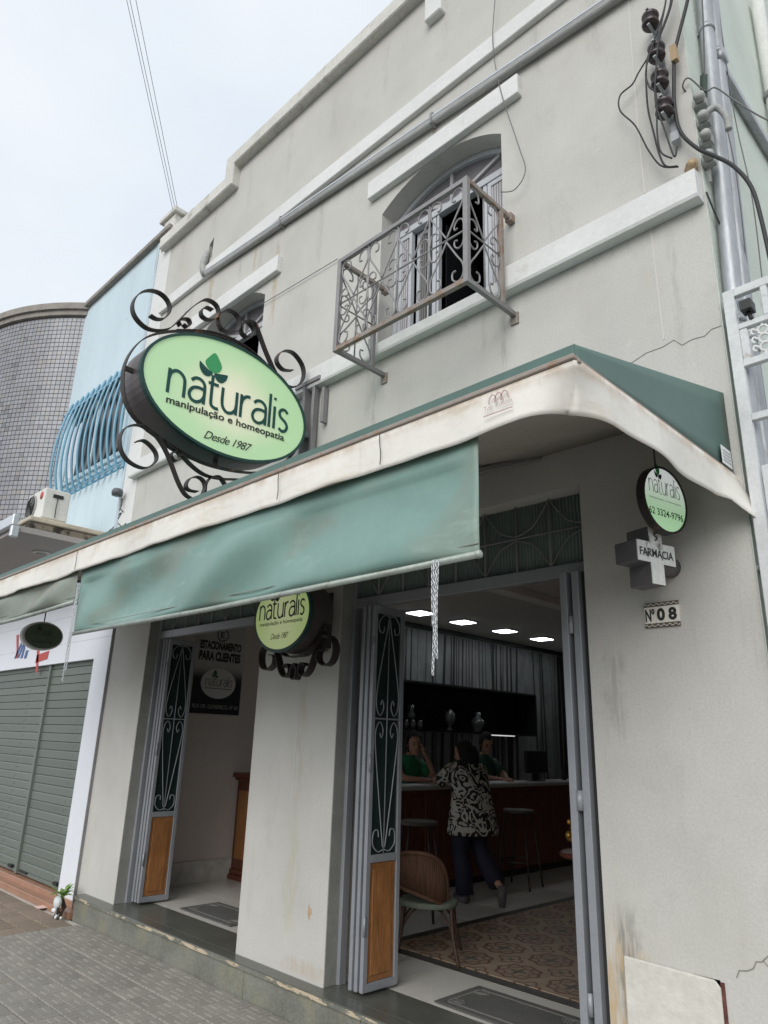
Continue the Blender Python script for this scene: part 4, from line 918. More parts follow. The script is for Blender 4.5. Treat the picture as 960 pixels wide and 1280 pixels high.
# small round sign at the right -------------------------------------------
s3 = thing('projecting_sign', 'small round white and green sign with a phone number above the cross', 'sign', (-1.40, 0, 2.62))
qy, qz, qr, qx = -.24, 2.53, .158, -1.268
SA = R(12)
def sp3(d, u, v): return (qx + (u - qy) * math.sin(SA) + (d - qx) * math.cos(SA), qy + (u - qy) * math.cos(SA) - (d - qx) * math.sin(SA), v)
def cyl_x(mb, x0, x1, r0): return mb.lathe([(r0, 0), (r0, x1 - x0)], (x0, qy, qz), (1, 0, 0), 40)
rot = R(0)
elr = MB(); elring(elr, qy, qz, qr * 1.0, qr * 1.02, .010, qx - .035, qx + .005, 40); elr.v = [sp3(*p) for p in elr.v]; elr.build('face_rim', sign_iron, s3)
MB().prism(ell(qy, qz, qr * .97, qr, 40), lambda u, v, d: sp3(d, u, v), qx - .033, qx - .004).build('light_box', sign_iron, s3)
f3 = sign_face('small_sign_face', (.84, .88, .88), (.44, .70, .42), .34, lin=(-.17, .03))
MB().prism(ell(qy, qz, qr - .008, qr * 1.02 - .008, 40), lambda u, v, d: sp3(d, u, v), qx - .004, qx + .001).build('sign_face', f3, s3)
US = (math.sin(SA), math.cos(SA), 0)
brand(ink_grey, s3, sp3(qx + .001, qy - .11, qz + .022), US, (0, 0, 1), .22, .001, .09, True, ink_leaf, 1.45, .75, ink_black)
text('manipulação e homeopatia', 'lettering', ink_grey, s3, sp3(qx + .001, qy - .115, qz - .012), US, (0, 0, 1), .23, .013, .001)
text('62 3324-9796', 'lettering', ink_black, s3, sp3(qx + .001, qy - .125, qz - .085), US, (0, 0, 1), .245, .034, .001, .01)
MB().tube([(qx - .03, qy, qz + .17), (qx - .03, qy, 3.04)], .004, 6).build('hanging_rod', sign_iron, s3)
MB().box(qx - .045, qx - .025, qy + .14, -.0015, qz - .012, qz + .012).build('bracket', sign_iron, s3)

# pharmacy cross ------------------------------------------------------------
s4 = thing('pharmacy_cross', 'thick grey box cross with a peeling white face below the small round sign', 'sign', (-1.38, 0, 2.27))
def cross_pt(u, v, d):     # u along the face, v up, d depth outwards; the face is turned a little to the street
    a = R(16); cu, su = math.cos(a), math.sin(a)
    u *= .93; v *= .93; d *= .9
    return (-1.335 + u * su + d * cu - .0, -.235 + u * cu - d * su, 2.29 + v)
CR = [(-.045, .13), (.045, .13), (.045, .052), (.135, .052), (.135, -.052), (.045, -.052), (.045, -.158), (-.045, -.158), (-.045, -.052), (-.135, -.052), (-.135, .052), (-.045, .052)]
MB().prism(CR, cross_pt, -.14, 0).build('cross_box', cross_side, s4, bevel=.002)
MB().prism([(a * .975, b * .985) for a, b in CR], cross_pt, .0005, .004).build('cross_face', cross_face, s4)
u_ = Vector(cross_pt(1, 0, 0)) - Vector(cross_pt(0, 0, 0))
text('FARMÁCIA', 'lettering', ink_black, s4, cross_pt(-.118, -.024, .0045), u_, (0, 0, 1), .218, .048, .001, .02)
ev = MB(); ev.tube(smooth_pts([cross_pt(-.012, .122, .006), cross_pt(.014, .108, .006), cross_pt(-.012, .092, .006), cross_pt(.012, .076, .006), cross_pt(-.006, .062, .006)], 4), .004, 6).build('raised_emblem', tile_pat, s4)
MB().tube([(-1.42, -.19, 2.36), (-1.33, -.2, 2.46)], .004, 6).build('brace_rod', mat('rod_rust', (.2, .1, .06), .8, n1=None), s4)
MB().lathe([(.05, 0), (.05, .2)], (-1.37, -.005, 2.27), (0, -1, 0), 14).build('bracket', cross_side, s4)

# house number ----------------------------------------------------------------
s5 = thing('house_number', 'tiled house number plate reading No 08 with patterned borders', 'house number', (-1.435, 0, 2.06))
for k in range(3): MB().box(-1.518 + k * .0565, -1.4625 + k * .0565, -.010, -.001, 2.013, 2.092).build('number_tile', tile_white, s5, bevel=.001)
for z in (1.993, 2.0935):
    for k in range(3): 
        t9 = MB().box(-1.518 + k * .0565, -1.4625 + k * .0565, -.010, -.001, z, z + .0185).build('border_tile', tile_pat, s5)
        MB().ribbon([(-1.517 + k * .0565 + .0545 * q / 12, -.0105, z + .009 + .005 * math.sin(q * 1.05)) for q in range(13)], (0, 1, 0), .001, .0025).build('printed_wave', tile_white, t9)
text('Nº', 'lettering', ink_black, s5, (-1.513, -.0105, 2.022), (1, 0, 0), (0, 0, 1), .047, .061, .0008, .03)
text('0', 'lettering', ink_black, s5, (-1.456, -.0105, 2.022), (1, 0, 0), (0, 0, 1), .040, .061, .0008, .045)
text('8', 'lettering', ink_black, s5, (-1.400, -.0105, 2.022), (1, 0, 0), (0, 0, 1), .040, .061, .0008, .045)

# far unlit oval sign ----------------------------------------------------------
s6 = thing('projecting_sign', 'small unlit oval sign with a white rim hanging before the white storefront panel', 'sign', (-7.12, -.8, 2.3))
MB().prism(ell(-.81, 2.295, .19, .135, 40), lambda u, v, d: (d, u, v), -7.16, -7.10).build('light_box', trim_white, s6)
MB().prism(ell(-.805, 2.295, .172, .119, 40), lambda u, v, d: (d, u, v), -7.099, -7.094).build('sign_face', mat('dim_green_face', (.09, .125, .085), .5, n1=(8, .1)), s6)
brand(ink_black, s6, (-7.093, -.92, 2.30), (0, 1, 0), (0, 0, 1), .2, .0008, .08, True, ink_green, 1.0, .8)
text('62 3324-9796', 'lettering', ink_black, s6, (-7.093, -.90, 2.225), (0, 1, 0), (0, 0, 1), .18, .024, .0008)
MB().tube([(-7.13, -.81, 2.43), (-7.13, -.81, 2.72)], .006, 6).build('hanging_rod', sign_iron, s6)

# =================================================================== BALCONY GRILLE
bal = thing('balcony_grille', 'rusty grey wrought iron balcony grille before the open arched window', 'balcony', (-2.86, 0, 4.1))
bx0, bx1, by, bz0, bz1 = -3.38, -2.21, -.49, 4.03, 4.80
s = .034
MB().box(bx0, bx1, by - s / 2, by + s / 2, bz1 - s, bz1).build('top_rail', iron_grey, bal, bevel=.002)
MB().box(bx0, bx1, by - s / 2, by + s / 2, bz0, bz0 + s).build('bottom_rail', rail_rust, bal, bevel=.002)
for x in (bx0, bx1):
    MB().box(x - s / 2, x + s / 2, by - s / 2 - .001, by + s / 2, bz0 - .001, bz1 + .001).build('corner_post', iron_grey, bal, bevel=.002)
    MB().box(x - s / 2 + .001, x + s / 2 - .001, by + s / 2, -.05, bz1 - s, bz1 - .001).box(x - .025, x + .025, -.05, -.002, bz1 - .05, bz1 + .012).build('side_rail', rail_rust, bal, bevel=.002)
    MB().box(x - s / 2 + .001, x + s / 2 - .001, by + s / 2, -.002, bz0, bz0 + s - .001).build('side_rail', iron_grey, bal, bevel=.002)
    MB().box(x - s / 2 + .001, x + s / 2 - .001, -.155, -.155 + s, bz0 + s, bz1 - s).build('rear_post', rail_rust if x > -3 else iron_grey, bal, bevel=.002)
    MB().box(x - .03, x + .03, -.012, -.001, bz0 - .05, bz0 + .03).build('wall_plate', rail_rust, bal)
zc = (bz0 + bz1) / 2; H = (bz1 - bz0) / 2 - s
def panel(P, w_):       # P(u, v) -> 3D, u in -w/2..w/2
    hw = w_ / 2
    for sx in (-1, 1):
        for sz in (-1, 1):
            MB().tube([P(p.x, p.y) for p in smooth_pts([(0, sz * .012, 0), (sx * hw * .55, sz * H * .42, 0), (sx * hw * .90, sz * H * .66, 0), (sx * hw * .92, sz * H * .88, 0), (sx * hw * .66, sz * (H - .008), 0), (sx * hw * .36, sz * H * .90, 0), (sx * hw * .34, sz * H * .76, 0), (sx * hw * .52, sz * H * .74, 0)], 5)], .0062, 6).build('iron_scroll', iron_grey, bal)
            MB().tube([P(p.x, p.y) for p in smooth_pts([(sx * hw * .99, sz * .02, 0), (sx * hw * .90, sz * H * .25, 0), (sx * hw * .66, sz * H * .30, 0), (sx * hw * .46, sz * H * .22, 0), (sx * hw * .46, sz * H * .12, 0), (sx * hw * .62, sz * H * .13, 0)], 5)], .0055, 6).build('iron_scroll', iron_grey, bal)
    MB().tube([P(-hw, 0), (P(hw, 0))], .006, 6).build('cross_bar', iron_grey, bal)
npan = 4; pw = (bx1 - bx0 - s) / npan
for k in range(npan):
    cx_ = bx0 + s / 2 + pw * (k + .5)
    panel(lambda u, v, c=cx_: (c + u, by, zc + v), pw)
    if k: MB().tube([(cx_ - pw / 2, by, bz0 + s), (cx_ - pw / 2, by, bz1 - s)], .0065, 6).build('upright_bar', iron_grey, bal)
for x in (bx0, bx1):
    m_ = (by - .14) / 2
    panel(lambda u, v, X=x, c=m_: (X, c + u, zc + v), -.155 - by - s * .5)
    MB().tube([(x, m_, bz0 + s), (x, m_, bz1 - s)], .006, 6).build('upright_bar', iron_grey, bal)

# gutter pipe crossing the facade ------------------------------------------------
gp = thing('gutter_pipe', 'sloping galvanised pipe strapped across the upper facade', 'pipe', (-3.5, 0, 6.2))
p0, p1 = Vector((-6.28, -.04, 6.385)), Vector((-1.02, -.04, 5.96))
MB().beam(p0, p1, .06, .072, (0, -.25, 1)).build('pipe', galv2, gp, bevel=.016, seg=2)
MB().beam(p0 + Vector((0, -.032, .012)), p1 + Vector((0, -.032, .012)), .006, .012).build('pipe_seam', alu_trim, gp)
for t in (.27, .645): 
    c_ = p0.lerp(p1, t); MB().beam(c_ - (p1 - p0).normalized() * .012, c_ + (p1 - p0).normalized() * .012, .072, .10).build('strap', iron_grey, gp)
rag = MB(); rag.tube([(-6.29, -.05, 6.36), (-6.31, -.06, 6.42), (-6.34, -.06, 6.50), (-6.35, -.05, 6.56), (-6.33, -.04, 6.64), (-6.32, -.02, 6.72)], [.03, .04, .035, .04, .04, .025], 10)
tag(rag.build('plastic_bag', knob_m), 'grey bag wrapped round the pipe end at the upper left of the facade', 'bag')

# =================================================================== NEIGHBOUR LEFT
nb_ = thing('neighbour_building', 'pale blue building with white trim and closed grey shutters left of the pharmacy', 'building', (-9, 3, -.2))
MB().box(-10.02, -7.75, .0, 6, 3.3, 7.62).build('blue_wall', blue_wall, nb_)
MB().box(-7.75, -7.3405, -.006, 6, 3.3, 7.60).build('white_strip', trim_white, nb_)
MB().box(-7.745, -7.68, -.016, -.0065, 3.3, 7.6).build('trim_strip', mat('pale_grey_blue', (.48, .57, .63), .8), nb_)
MB().box(-10.02, -7.36, -.07, 6, 7.62, 7.69).build('coping', tile_band, nb_, bevel=.006)
# ground storey: white panel cladding and opening
MB().box(-13.5, -7.345, .0, .05, 2.2, 3.3).build('fascia_panel', white_pvc, nb_)
MB().box(-7.77, -7.345, -.003, .05, -.19, 2.2).build('side_panel', white_pvc, nb_)
MB().box(-7.349, -7.338, -.03, .0, -.19, 2.75).build('edge_trim', iron_grey, nb_)
MB().box(-13.5, -7.345, .24, .3, -.19, 3.3).build('ground_wall', concrete, nb_)
for k in range(2):
    MB().box(-13.5, -7.345, -.002, .0, 2.42 + k * .32, 2.422 + k * .32).build('panel_joint', ink_faint, nb_)
# shutters, slat by slat
slm = MB(); slm.prism([(0, 0), (-.012, .004), (-.014, .075), (-.006, .088), (0, .088), (.004, .09), (.004, 0)], lambda u, v, d: (d, u, v), -.5, .5)
sl1 = slm.mesh('shutter_slat'); sl1.materials.append(shutter_m)
for (a, b, nm, lab) in ((-9.05, -7.79, 'roller_shutter', 'right grey roller shutter of the shop beside the pharmacy'), (-11.6, -9.10, 'roller_shutter', 'left grey roller shutter of the shop beside the pharmacy')):
    sh = thing(nm, lab, 'roller shutter', ((a + b) / 2, .06, -.05), 'roller shutters of the next shop')
    for k in range(25):
        o = piece('slat', sl1, sh, ((a + b) / 2, .075, -.05 + k * .0915)); o.scale.x = b - a
    MB().box(a, b, .05, .08, -.085, -.05).build('bottom_bar', shutter_m, sh, bevel=.003)
    MB().box(b - .20, b - .10, .02, .05, -.05, -.02).build('latch', black_m, sh); MB().box(a + .06, a + .3, .03, .05, -.06, -.045).build('latch', black_m, sh)
MB().box(-9.10, -9.05, .03, .12, -.09, 2.2).build('shutter_post', shutter_m, nb_, bevel=.003)
MB().box(-7.79, -7.77, .0, .2, -.09, 2.2).build('shutter_guide', shutter_m, nb_)
MB().box(-7.86, -7.83, .035, .05, .02, .08).build('padlock_tag', paper, nb_)
MB().box(-13.5, -7.19, -.02, .24, -.2145, -.10).build('granite_sill', granite, nb_, bevel=.004)
MB().box(-13.5, -7.19, -.12, -.02, -.2145, -.15).build('granite_step', granite, nb_, bevel=.004)
# logo half hidden by the oval sign
for pts, m_ in (([(-10.38, 2.66), (-10.30, 2.66), (-10.17, 2.38), (-10.17, 2.34), (-10.25, 2.34), (-10.25, 2.42)], ink_red), ([(-10.30, 2.34), (-10.24, 2.34), (-10.10, 2.50), (-10.14, 2.55)], ink_blue),
                ([(-10.18, 2.34), (-10.12, 2.34), (-10.0, 2.52), (-10.06, 2.52)], ink_blue), ([(-10.06, 2.33), (-9.99, 2.33), (-9.96, 2.46), (-10.0, 2.5)], ink_blue), ([(-9.93, 2.32), (-9.85, 2.32), (-9.82, 2.42), (-9.90, 2.42)], ink_blue),
                ([(-9.50, 2.24), (-9.12, 2.27), (-9.10, 2.37), (-9.48, 2.34)], ink_red), ([(-9.52, 2.42), (-9.44, 2.42), (-9.36, 2.12), (-9.42, 2.12)], ink_red)):
    MB().prism(pts, lambda u, v, d: (u, d, v), -.006, -.002).build('logo_letter', m_, nb_)
# concrete ledge with the air conditioner
MB().box(-11.5, -7.78, -.92, -.001, 3.565, 3.62).build('ledge', slab_m, nb_, bevel=.01)
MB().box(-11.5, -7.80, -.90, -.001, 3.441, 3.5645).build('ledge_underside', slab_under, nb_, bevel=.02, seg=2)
# lower canopy in front
MB().box(-14, -7.62, -1.07, -.001, 3.38, 3.44).build('canopy', soffit_m, nb_)
MB().box(-14, -7.60, -1.13, -1.071, 3.43, 3.55).box(-7.66, -7.60, -1.125, -1.05, 3.31, 3.43).build('canopy_fascia', alu_trim, nb_, bevel=.008)
dl = MB().lathe([(.10, 0), (.10, .012), (.075, .02)], (-8.35, -.55, 3.379), (0, 0, -1), 20).build('recessed_lamp', lamp_white, nb_)
MB().lathe([(.06, 0), (.06, .004)], (-8.35, -.55, 3.3585), (0, 0, -1), 16).build('lamp_lens', soffit_m, dl)

# mosaic drum
dr = thing('drum_building', 'round tower wall clad in small grey mosaic tiles at the far left', 'building', (-12.1, 2, 3.3))
ccx, ccy, RR = -12.1, 2.0, 2.9
def dp(a, z, r=RR): return (ccx + r * math.cos(a), ccy + r * math.sin(a), z)
a_end = math.atan2(0 - ccy, -9.98 - ccx)      # seam with the blue wall
a_start = a_end - 1.75
core = MB(); core.grid(lambda u, v: dp(a_start + (a_end + .06 - a_start) * u, 3.3 + 4.2 * v, RR - .012), 60, 1, False); core.build('drum_wall', mat('mosaic_grout', (.20, .20, .205), .9), dr)
cpn = MB()
for (z0, z1, r1) in ((7.50, 7.585, RR + .05), (7.585, 7.69, RR + .09)):
    cpn.grid(lambda u, v: dp(a_start + (a_end + .05 - a_start) * u, z0 + (z1 - z0) * v, r1), 60, 1, False)
    cpn.grid(lambda u, v: dp(a_start + (a_end + .05 - a_start) * u, z0, RR - .1 + (r1 - RR + .1) * v), 60, 1, False)
    cpn.grid(lambda u, v: dp(a_start + (a_end + .05 - a_start) * u, z1, RR - .1 + (r1 - RR + .1) * v), 60, 1, False)
cpn.build('drum_coping', tile_band, dr)
mos = MB(); tw = .070; da = tw / RR; rows = int(4.2 / .072); cols = int((a_end - a_start) / da); rn = random.Random(11)
vals = []
for i in range(cols):
    for j in range(rows):
        a = a_end - (i + .5) * da; z = 3.3 + (j + .5) * .072; h = .031; e = RR + rn.uniform(0, .001); t0 = rn.uniform(-.0005, .0005); t1 = rn.uniform(-.0005, .0005)
        q = [(a - h / RR, z - h), (a + h / RR, z - h), (a + h / RR, z + h), (a - h / RR, z + h)]
        dd = (t0 + t1, t0 - t1, -t0 - t1, t1 - t0)
        mos.add([dp(x_, y_, RR - .014) for x_, y_ in q] + [dp(x_, y_, e + dd[k]) for k, (x_, y_) in enumerate(q)], [(4, 5, 6, 7), (0, 1, 5, 4), (1, 2, 6, 5), (2, 3, 7, 6), (3, 0, 4, 7)])
        pdark = .10 + (.25 if 8 < i < 14 else 0)
        base = rn.choice((.255, .265, .275, .285, .295)) if rn.random() > (.02 + (.10 if 12 < i < 16 else 0)) else .19
        if i < 7: base *= 1.12  # columns by the seam lightened, a highlight painted into the tile tint
        br = rn.uniform(0, 1) + (max(0, (14 - j)) * .05)
        col = (base * (.97 + .06 * (br > .85)), base * (.985), base * (1.07 - .09 * (br > .85)), 1)
        vals.append(col)
me = bpy.data.meshes.new('mosaic'); off_ = Vector(ORG[dr.name])
me.from_pydata([tuple(Vector(p) - off_) for p in mos.v], [], mos.f)
ca = me.color_attributes.new('tile_tint', 'FLOAT_COLOR', 'CORNER')
buf = []
for c_ in vals: buf += list(c_) * 20
ca.data.foreach_set('color', buf)
mm = bpy.data.materials.new('mosaic_tile'); mm.use_nodes = True; q = NB(mm); bsn = mm.node_tree.nodes['Principled BSDF']
at = q.node('ShaderNodeVertexColor'); at.layer_name = 'tile_tint'
q.l.new(q.mix(.4, at.outputs[0], q.mix(1, at.outputs[0], q.ramp(q.noise(q.obj(), 1.2, 5, .6), [(.3, .7), (.7, 1.3)]), 'MULTIPLY')), bsn.inputs['Base Color'])
bsn.inputs['Roughness'].default_value = .4
me.materials.append(mm); mo = bpy.data.objects.new('mosaic_tiles', me); C.objects.link(mo); mo.parent = dr; mo['kind'] = 'stuff'

# blue bulging window bars
bw = thing('window_grille', 'bulging bright blue window bars on the pale blue wall', 'window bars', (-8.8, 0, 5.1))
for k in range(13):
    x = -9.86 + k * .178
    pts = [(x + .04, -.004, 5.95), (x + .02, -.03, 5.86), (x, -.08, 5.62), (x, -.125, 5.30), (x, -.135, 5.0), (x, -.11, 4.75), (x, -.06, 4.55), (x, -.025, 4.45), (x - .01, -.07, 4.40), (x, -.09, 4.44)]
    MB().tube(smooth_pts(pts, 4), .017, 10).build('bar', bar_blue, bw)
MB().beam((-9.98, -.03, 4.52), (-7.68, -.03, 4.52), .02, .02).build('cross_bar', bar_blue, bw)
MB().beam((-9.98, -.05, 5.78), (-7.68, -.05, 5.78), .02, .02).build('cross_bar', bar_blue, bw)
wf = MB().box(-9.70, -9.64, -.03, -.002, 4.62, 5.82).box(-7.92, -7.86, -.03, -.002, 4.62, 5.82).box(-9.64, -7.92, -.03, -.002, 5.76, 5.82).box(-9.64, -7.92, -.03, -.002, 4.62, 4.68).box(-8.8, -8.76, -.03, -.002, 4.68, 5.76).build('window_frame', blue_wall, nb_)
MB().box(-9.64, -8.8, -.012, -.003, 4.68, 5.76).box(-8.76, -7.92, -.012, -.003, 4.68, 5.76).build('pane', win_glass, wf)
MB().box(-9.62, -9.3, -.016, -.013, 4.70, 5.5).build('curtain', white_pvc, wf)

# air conditioner
ac = thing('air_conditioner', 'dirty white air conditioner box on the mouldy concrete ledge', 'air conditioner', (-8.2, -.6, 3.62))
MB().box(-8.40, -7.88, -.78, -.50, 3.65, 4.00).build('casing', ac_white, ac, bevel=.015, seg=2)
MB().lathe([(.145, 0), (.145, .012), (.128, .016)], (-8.23, -.78, 3.83), (0, -1, 0), 28).build('fan_ring', mat('fan_grey', (.33, .33, .33), .5), ac)
fb = MB()
for r_ in (.03, .055, .08, .105, .125): fb.tube([(-8.23 + r_ * math.cos(2 * math.pi * k / 24), -.80, 3.83 + r_ * math.sin(2 * math.pi * k / 24)) for k in range(24)], .0035, 5, closed=True)
for k in range(6): fb.tube([(-8.23, -.80, 3.83), (-8.23 + .13 * math.cos(k * math.pi / 3), -.80, 3.83 + .15 * math.sin(k * math.pi / 3))], .003, 5)
fb.build('fan_grille', black_m, ac)
MB().lathe([(.045, 0), (.045, .004)], (-7.97, -.78, 3.92), (0, -1, 0), 18).build('maker_badge', ink_red, ac)
MB().box(-7.8795, -7.872, -.69, -.58, 3.90, 3.94).build('valve_cover', black_m, ac)
MB().tube([(-7.87, -.64, 3.90), (-7.86, -.645, 3.78), (-7.865, -.64, 3.67)], .005, 6).build('cable', rubber, ac)
MB().box(-8.38, -8.3, -.76, -.52, 3.62, 3.65).box(-7.98, -7.90, -.76, -.52, 3.62, 3.65).build('foot', black_m, ac)

# photocell lamp and its loose wires on the blue wall
pc = thing('wall_lamp', 'small dark round sensor lamp with loose wires on the blue wall', 'lamp', (-7.66, -.03, 4.12))
MB().lathe([(.06, 0), (.065, .05), (.05, .075)], (-7.60, -.10, 4.02), (0, 0, 1), 16).build('lamp_head', mat('sensor_grey', (.10, .11, .12), .5), pc)
MB().tube([(-7.57, -.08, 4.02), (-7.56, -.05, 3.86), (-7.58, -.01, 3.84)], .008, 6).build('lamp_stem', iron_grey, pc)
MB().tube(smooth_pts([(-7.66, -.01, 4.02), (-7.65, -.01, 3.92), (-7.74, -.01, 3.82), (-7.62, -.01, 3.84), (-7.68, -.01, 3.78), (-7.76, -.01, 3.70), (-7.9, -.01, 3.66), (-7.8, -.01, 3.60), (-7.98, -.01, 3.52)], 5), .005, 6).build('cable', rubber, pc)
MB().tube(smooth_pts([(-7.66, -.01, 3.72), (-7.55, -.01, 3.66), (-7.46, -.01, 3.68)], 5), .005, 6).build('cable', rubber, pc)

# =================================================================== RIGHT SIDE: rack, conduits, gate
ir = thing('insulator_rack', 'steel rack of four dark brown insulators near the facade corner', 'insulator rack', (-1.12, -.05, 5.1))
MB().beam((-1.128, -.035, 5.62), (-1.10, -.035, 4.72), .028, .014, (0, 1, 0)).build('rack_bar', galv, ir)
for z, x in ((5.53, -1.135), (5.27, -1.122), (5.06, -1.122), (4.85, -1.115)):
    MB().lathe([(.018, -.055), (.042, -.05), (.05, -.035), (.044, -.02), (.026, -.008), (.026, .008), (.044, .02), (.05, .035), (.04, .052), (.018, .058)], (x, -.10, z), (0, .15, 1), 16).build('insulator', insul_m, ir)
    MB().box(x - .008, x + .008, -.14, -.03, z + .058, z + .068).build('clevis', galv, ir); MB().box(x - .008, x + .008, -.14, -.03, z - .066, z - .056).build('clevis', galv, ir)
MB().box(-1.115, -1.07, -.06, -.02, 4.64, 4.70).build('clamp', galv, ir)
G_ = 'service cables by the insulator rack'
def cable(pts, r, label, m_=rubber, ax=None, group=None, y=-.06):
    P_ = [(a, (y if len(p_) == 2 else p_[1]), p_[-1]) for p_ in pts for a in (p_[0],)]
    return tag(MB().tube(smooth_pts(P_, 6), r, 7).build('cable', m_), label, 'cable', group)
cable([(-1.0, 5.85), (-1.02, 5.631), (-1.066, 5.508), (-1.146, 5.371), (-1.249, 5.258), (-1.295, 5.2), (-1.374, 5.175), (-1.383, 5.065), (-1.303, 4.892), (-1.243, 4.672), (-1.181, 4.518), (-1.093, 4.453)], .0048, 'outermost looping black cable left of the insulators', group=G_)
cable([(-1.0, 5.75), (-1.014, 5.58), (-1.111, 5.385), (-1.188, 5.289), (-1.214, 4.994), (-1.2, 4.777), (-1.165, 4.514), (-1.094, 4.447)], .0055, 'second black cable from the left hanging beside the insulators', group=G_, y=-.075)
cable([(-1.01, 5.7), (-1.027, 5.502), (-1.165, 5.168), (-1.168, 5.014), (-1.133, 4.918), (-1.15, 4.674), (-1.143, 4.525), (-1.089, 4.444)], .005, 'third black cable from the left crossing the insulators', group=G_, y=-.15)
cable([(-1.0, 5.72), (-1.013, 5.534), (-1.074, 5.308), (-1.108, 5.122), (-1.137, 4.867), (-1.106, 4.643), (-1.074, 4.44), (-1.053, 4.49)], .005, 'rightmost black cable hanging over the insulators to the stub', group=G_, y=-.16)
cable([(-.90, -.06, 5.70), (-.93, -.06, 5.545), (-1.007, -.06, 5.323), (-1.038, -.06, 5.221), (-1.055, -.06, 5.079), (-1.073, -.06, 4.872), (-1.06, -.06, 4.676), (-.986, -.06, 4.508), (-.901, -.06, 4.394), (-.822, -.06, 4.274), (-.761, -.06, 4.106), (-.741, -.06, 3.891), (-.73, -.06, 3.6)], .0105, 'thick black main cable curving from the top to the conduits')
MB_ = MB().box(-1.055, -1.02, -.085, -.05, 5.16, 5.27).build('cable_joint', cork); tag(MB_, 'brown taped joint on the thick black main cable', 'cable joint')
st_ = MB().tube([(-1.05, .0, 4.445), (-1.02, -.05, 4.44)], [.035, .028], 12).tube([(-1.02, -.05, 4.44), (-1.035, -.07, 4.415)], .02, 10).build('pipe_stub', cork); tag(st_, 'ochre pipe stub poking from the wall above the lower ledge', 'pipe')
cable([(-2.24, 7.2), (-2.256, 6.861), (-2.29, 6.398), (-2.232, 5.886), (-2.097, 5.285), (-2.054, 5.054), (-2.141, 4.956), (-2.256, 5.007)], .0035, 'thin loose grey wire hanging down the facade right of the window', wire_grey, y=-.06)
cable([(-5.15, -.02, 5.46), (-4.6, -.02, 5.43), (-3.996, -.02, 5.401)], .0035, 'thin wire stretched between the two upper windows', wire_grey)
cd = [(-.945, .06, .042, 'tall galvanised conduit nearest the facade corner'), (-.975, .155, .016, 'thin galvanised conduit second from the facade corner'), (-.955, .26, .034, 'thick dull conduit behind the thin one on the green wall'), (-.965, .38, .018, 'slim conduit farthest along the green side wall')]
for x, y, r_, lab in cd:
    c_ = thing('conduit_pipe', lab, 'pipe', (x, y, -.19), 'conduits climbing the side wall')
    MB().tube([(x, y - .05, -.19), (x, y - .03, 3), (x, y, 3.7), (x, y + .25, 5.93), (x, y + .33, 6.6)], r_, 14).build('pipe', galv, c_)
    sb = MB()
    for z, yy in ((.8, y - .045), (2.2, y - .035), (3.45, y - .01), (5.62, y + .215)): sb.tube([(x, yy, z), (x, yy + .004, z + .04)], r_ + .006, 14).box(-1.0, x, yy - .01, yy + .01, z + .01, z + .03)
    sb.build('strap', galv, c_)
wl = thing('wire_bracket', 'column of grey ceramic knobs fixed on the side wall beside the conduits', 'bracket', (-.95, .03, 4.6))
for z, y in ((4.86, .02), (4.74, .04), (4.61, .04), (4.47, .04)):
    MB().box(-.995, -.93, y - .03, y + .02, z - .03, z + .03).lathe([(.028, 0), (.03, .03), (.02, .045)], (-.95, y - .03, z), (0, -1, .2), 12).build('knob', knob_m, wl, bevel=.004)
MB().beam((-.975, .06, 4.95), (-.975, .05, 4.35), .02, .01).build('back_strip', knob_m, wl)
MB().tube(smooth_pts([(-.95, .03, 4.72), (-.92, .0, 4.76), (-.88, .02, 4.77), (-.85, .04, 4.70), (-.85, .05, 4.62)], 5), .018, 10).build('elbow_pipe', knob_m, wl)
cable([(-.75, -.3, 5.9), (-.85, -.1, 5.35), (-.93, .03, 4.98)], .004, 'taut thin wire coming down to the grey clamp', wire_grey)
cl_ = MB().beam((-.925, .02, 5.04), (-.945, .03, 4.90), .03, .025).build('wire_clamp', mat('clamp_green', (.04, .07, .05), .5)); tag(cl_, 'dark green tension clamp at the end of the taut wire', 'clamp')
cable([(-1.0, .04, 4.95), (-1.03, -.02, 5.0), (-.99, -.03, 5.03), (-.93, .02, 4.93), (-.88, .04, 4.93), (-.80, .04, 4.78), (-.70, .04, 4.60), (-.6, .04, 4.45)], .0045, 'thin cable looping by the clamp and running off to the right', wire_grey)
cable([(-.985, -.01, 4.25), (-.97, .05, 4.12), (-.955, .09, 4.03)], .005, 'short black wire stub at the end of the lower ledge')
for k, (y, lab) in enumerate(((.30, 'slack grey wire strung along the conduits, nearer the facade'), (.55, 'slack grey wire strung along the green wall beyond the conduits'))):
    cable([(-.93, y, 6.1), (-.94, y + .03, 5.2), (-.90, y - .04, 4.5), (-.93, y, 3.8), (-.94, y, 3.0)], .0035, lab, wire_grey)
dg = thing('cable_duct', 'grey duct running back along the green side wall near its top', 'duct', (-.97, 1, 5.7))
MB().beam((-.965, .50, 5.58), (-.965, 3.2, 5.58), .05, .07).build('duct', galv, dg, bevel=.008)
MB().lathe([(.05, 0), (.05, .06)], (-.97, .47, 5.58), (1, 0, 0), 12).build('duct_cap', galv, dg)
pp = thing('downpipe', 'pale painted downpipe at the top right on the side wall', 'pipe', (-.95, 1.75, 5.6))
MB().tube([(-.94, 1.65, 5.2), (-.94, 1.75, 6.5), (-.94, 1.80, 7.4)], .05, 12).build('pipe', lamp_white, pp)
MB().tube([(-.94, 1.73, 6.28), (-.94, 1.73, 6.34)], .058, 12).build('strap', iron_grey, pp)

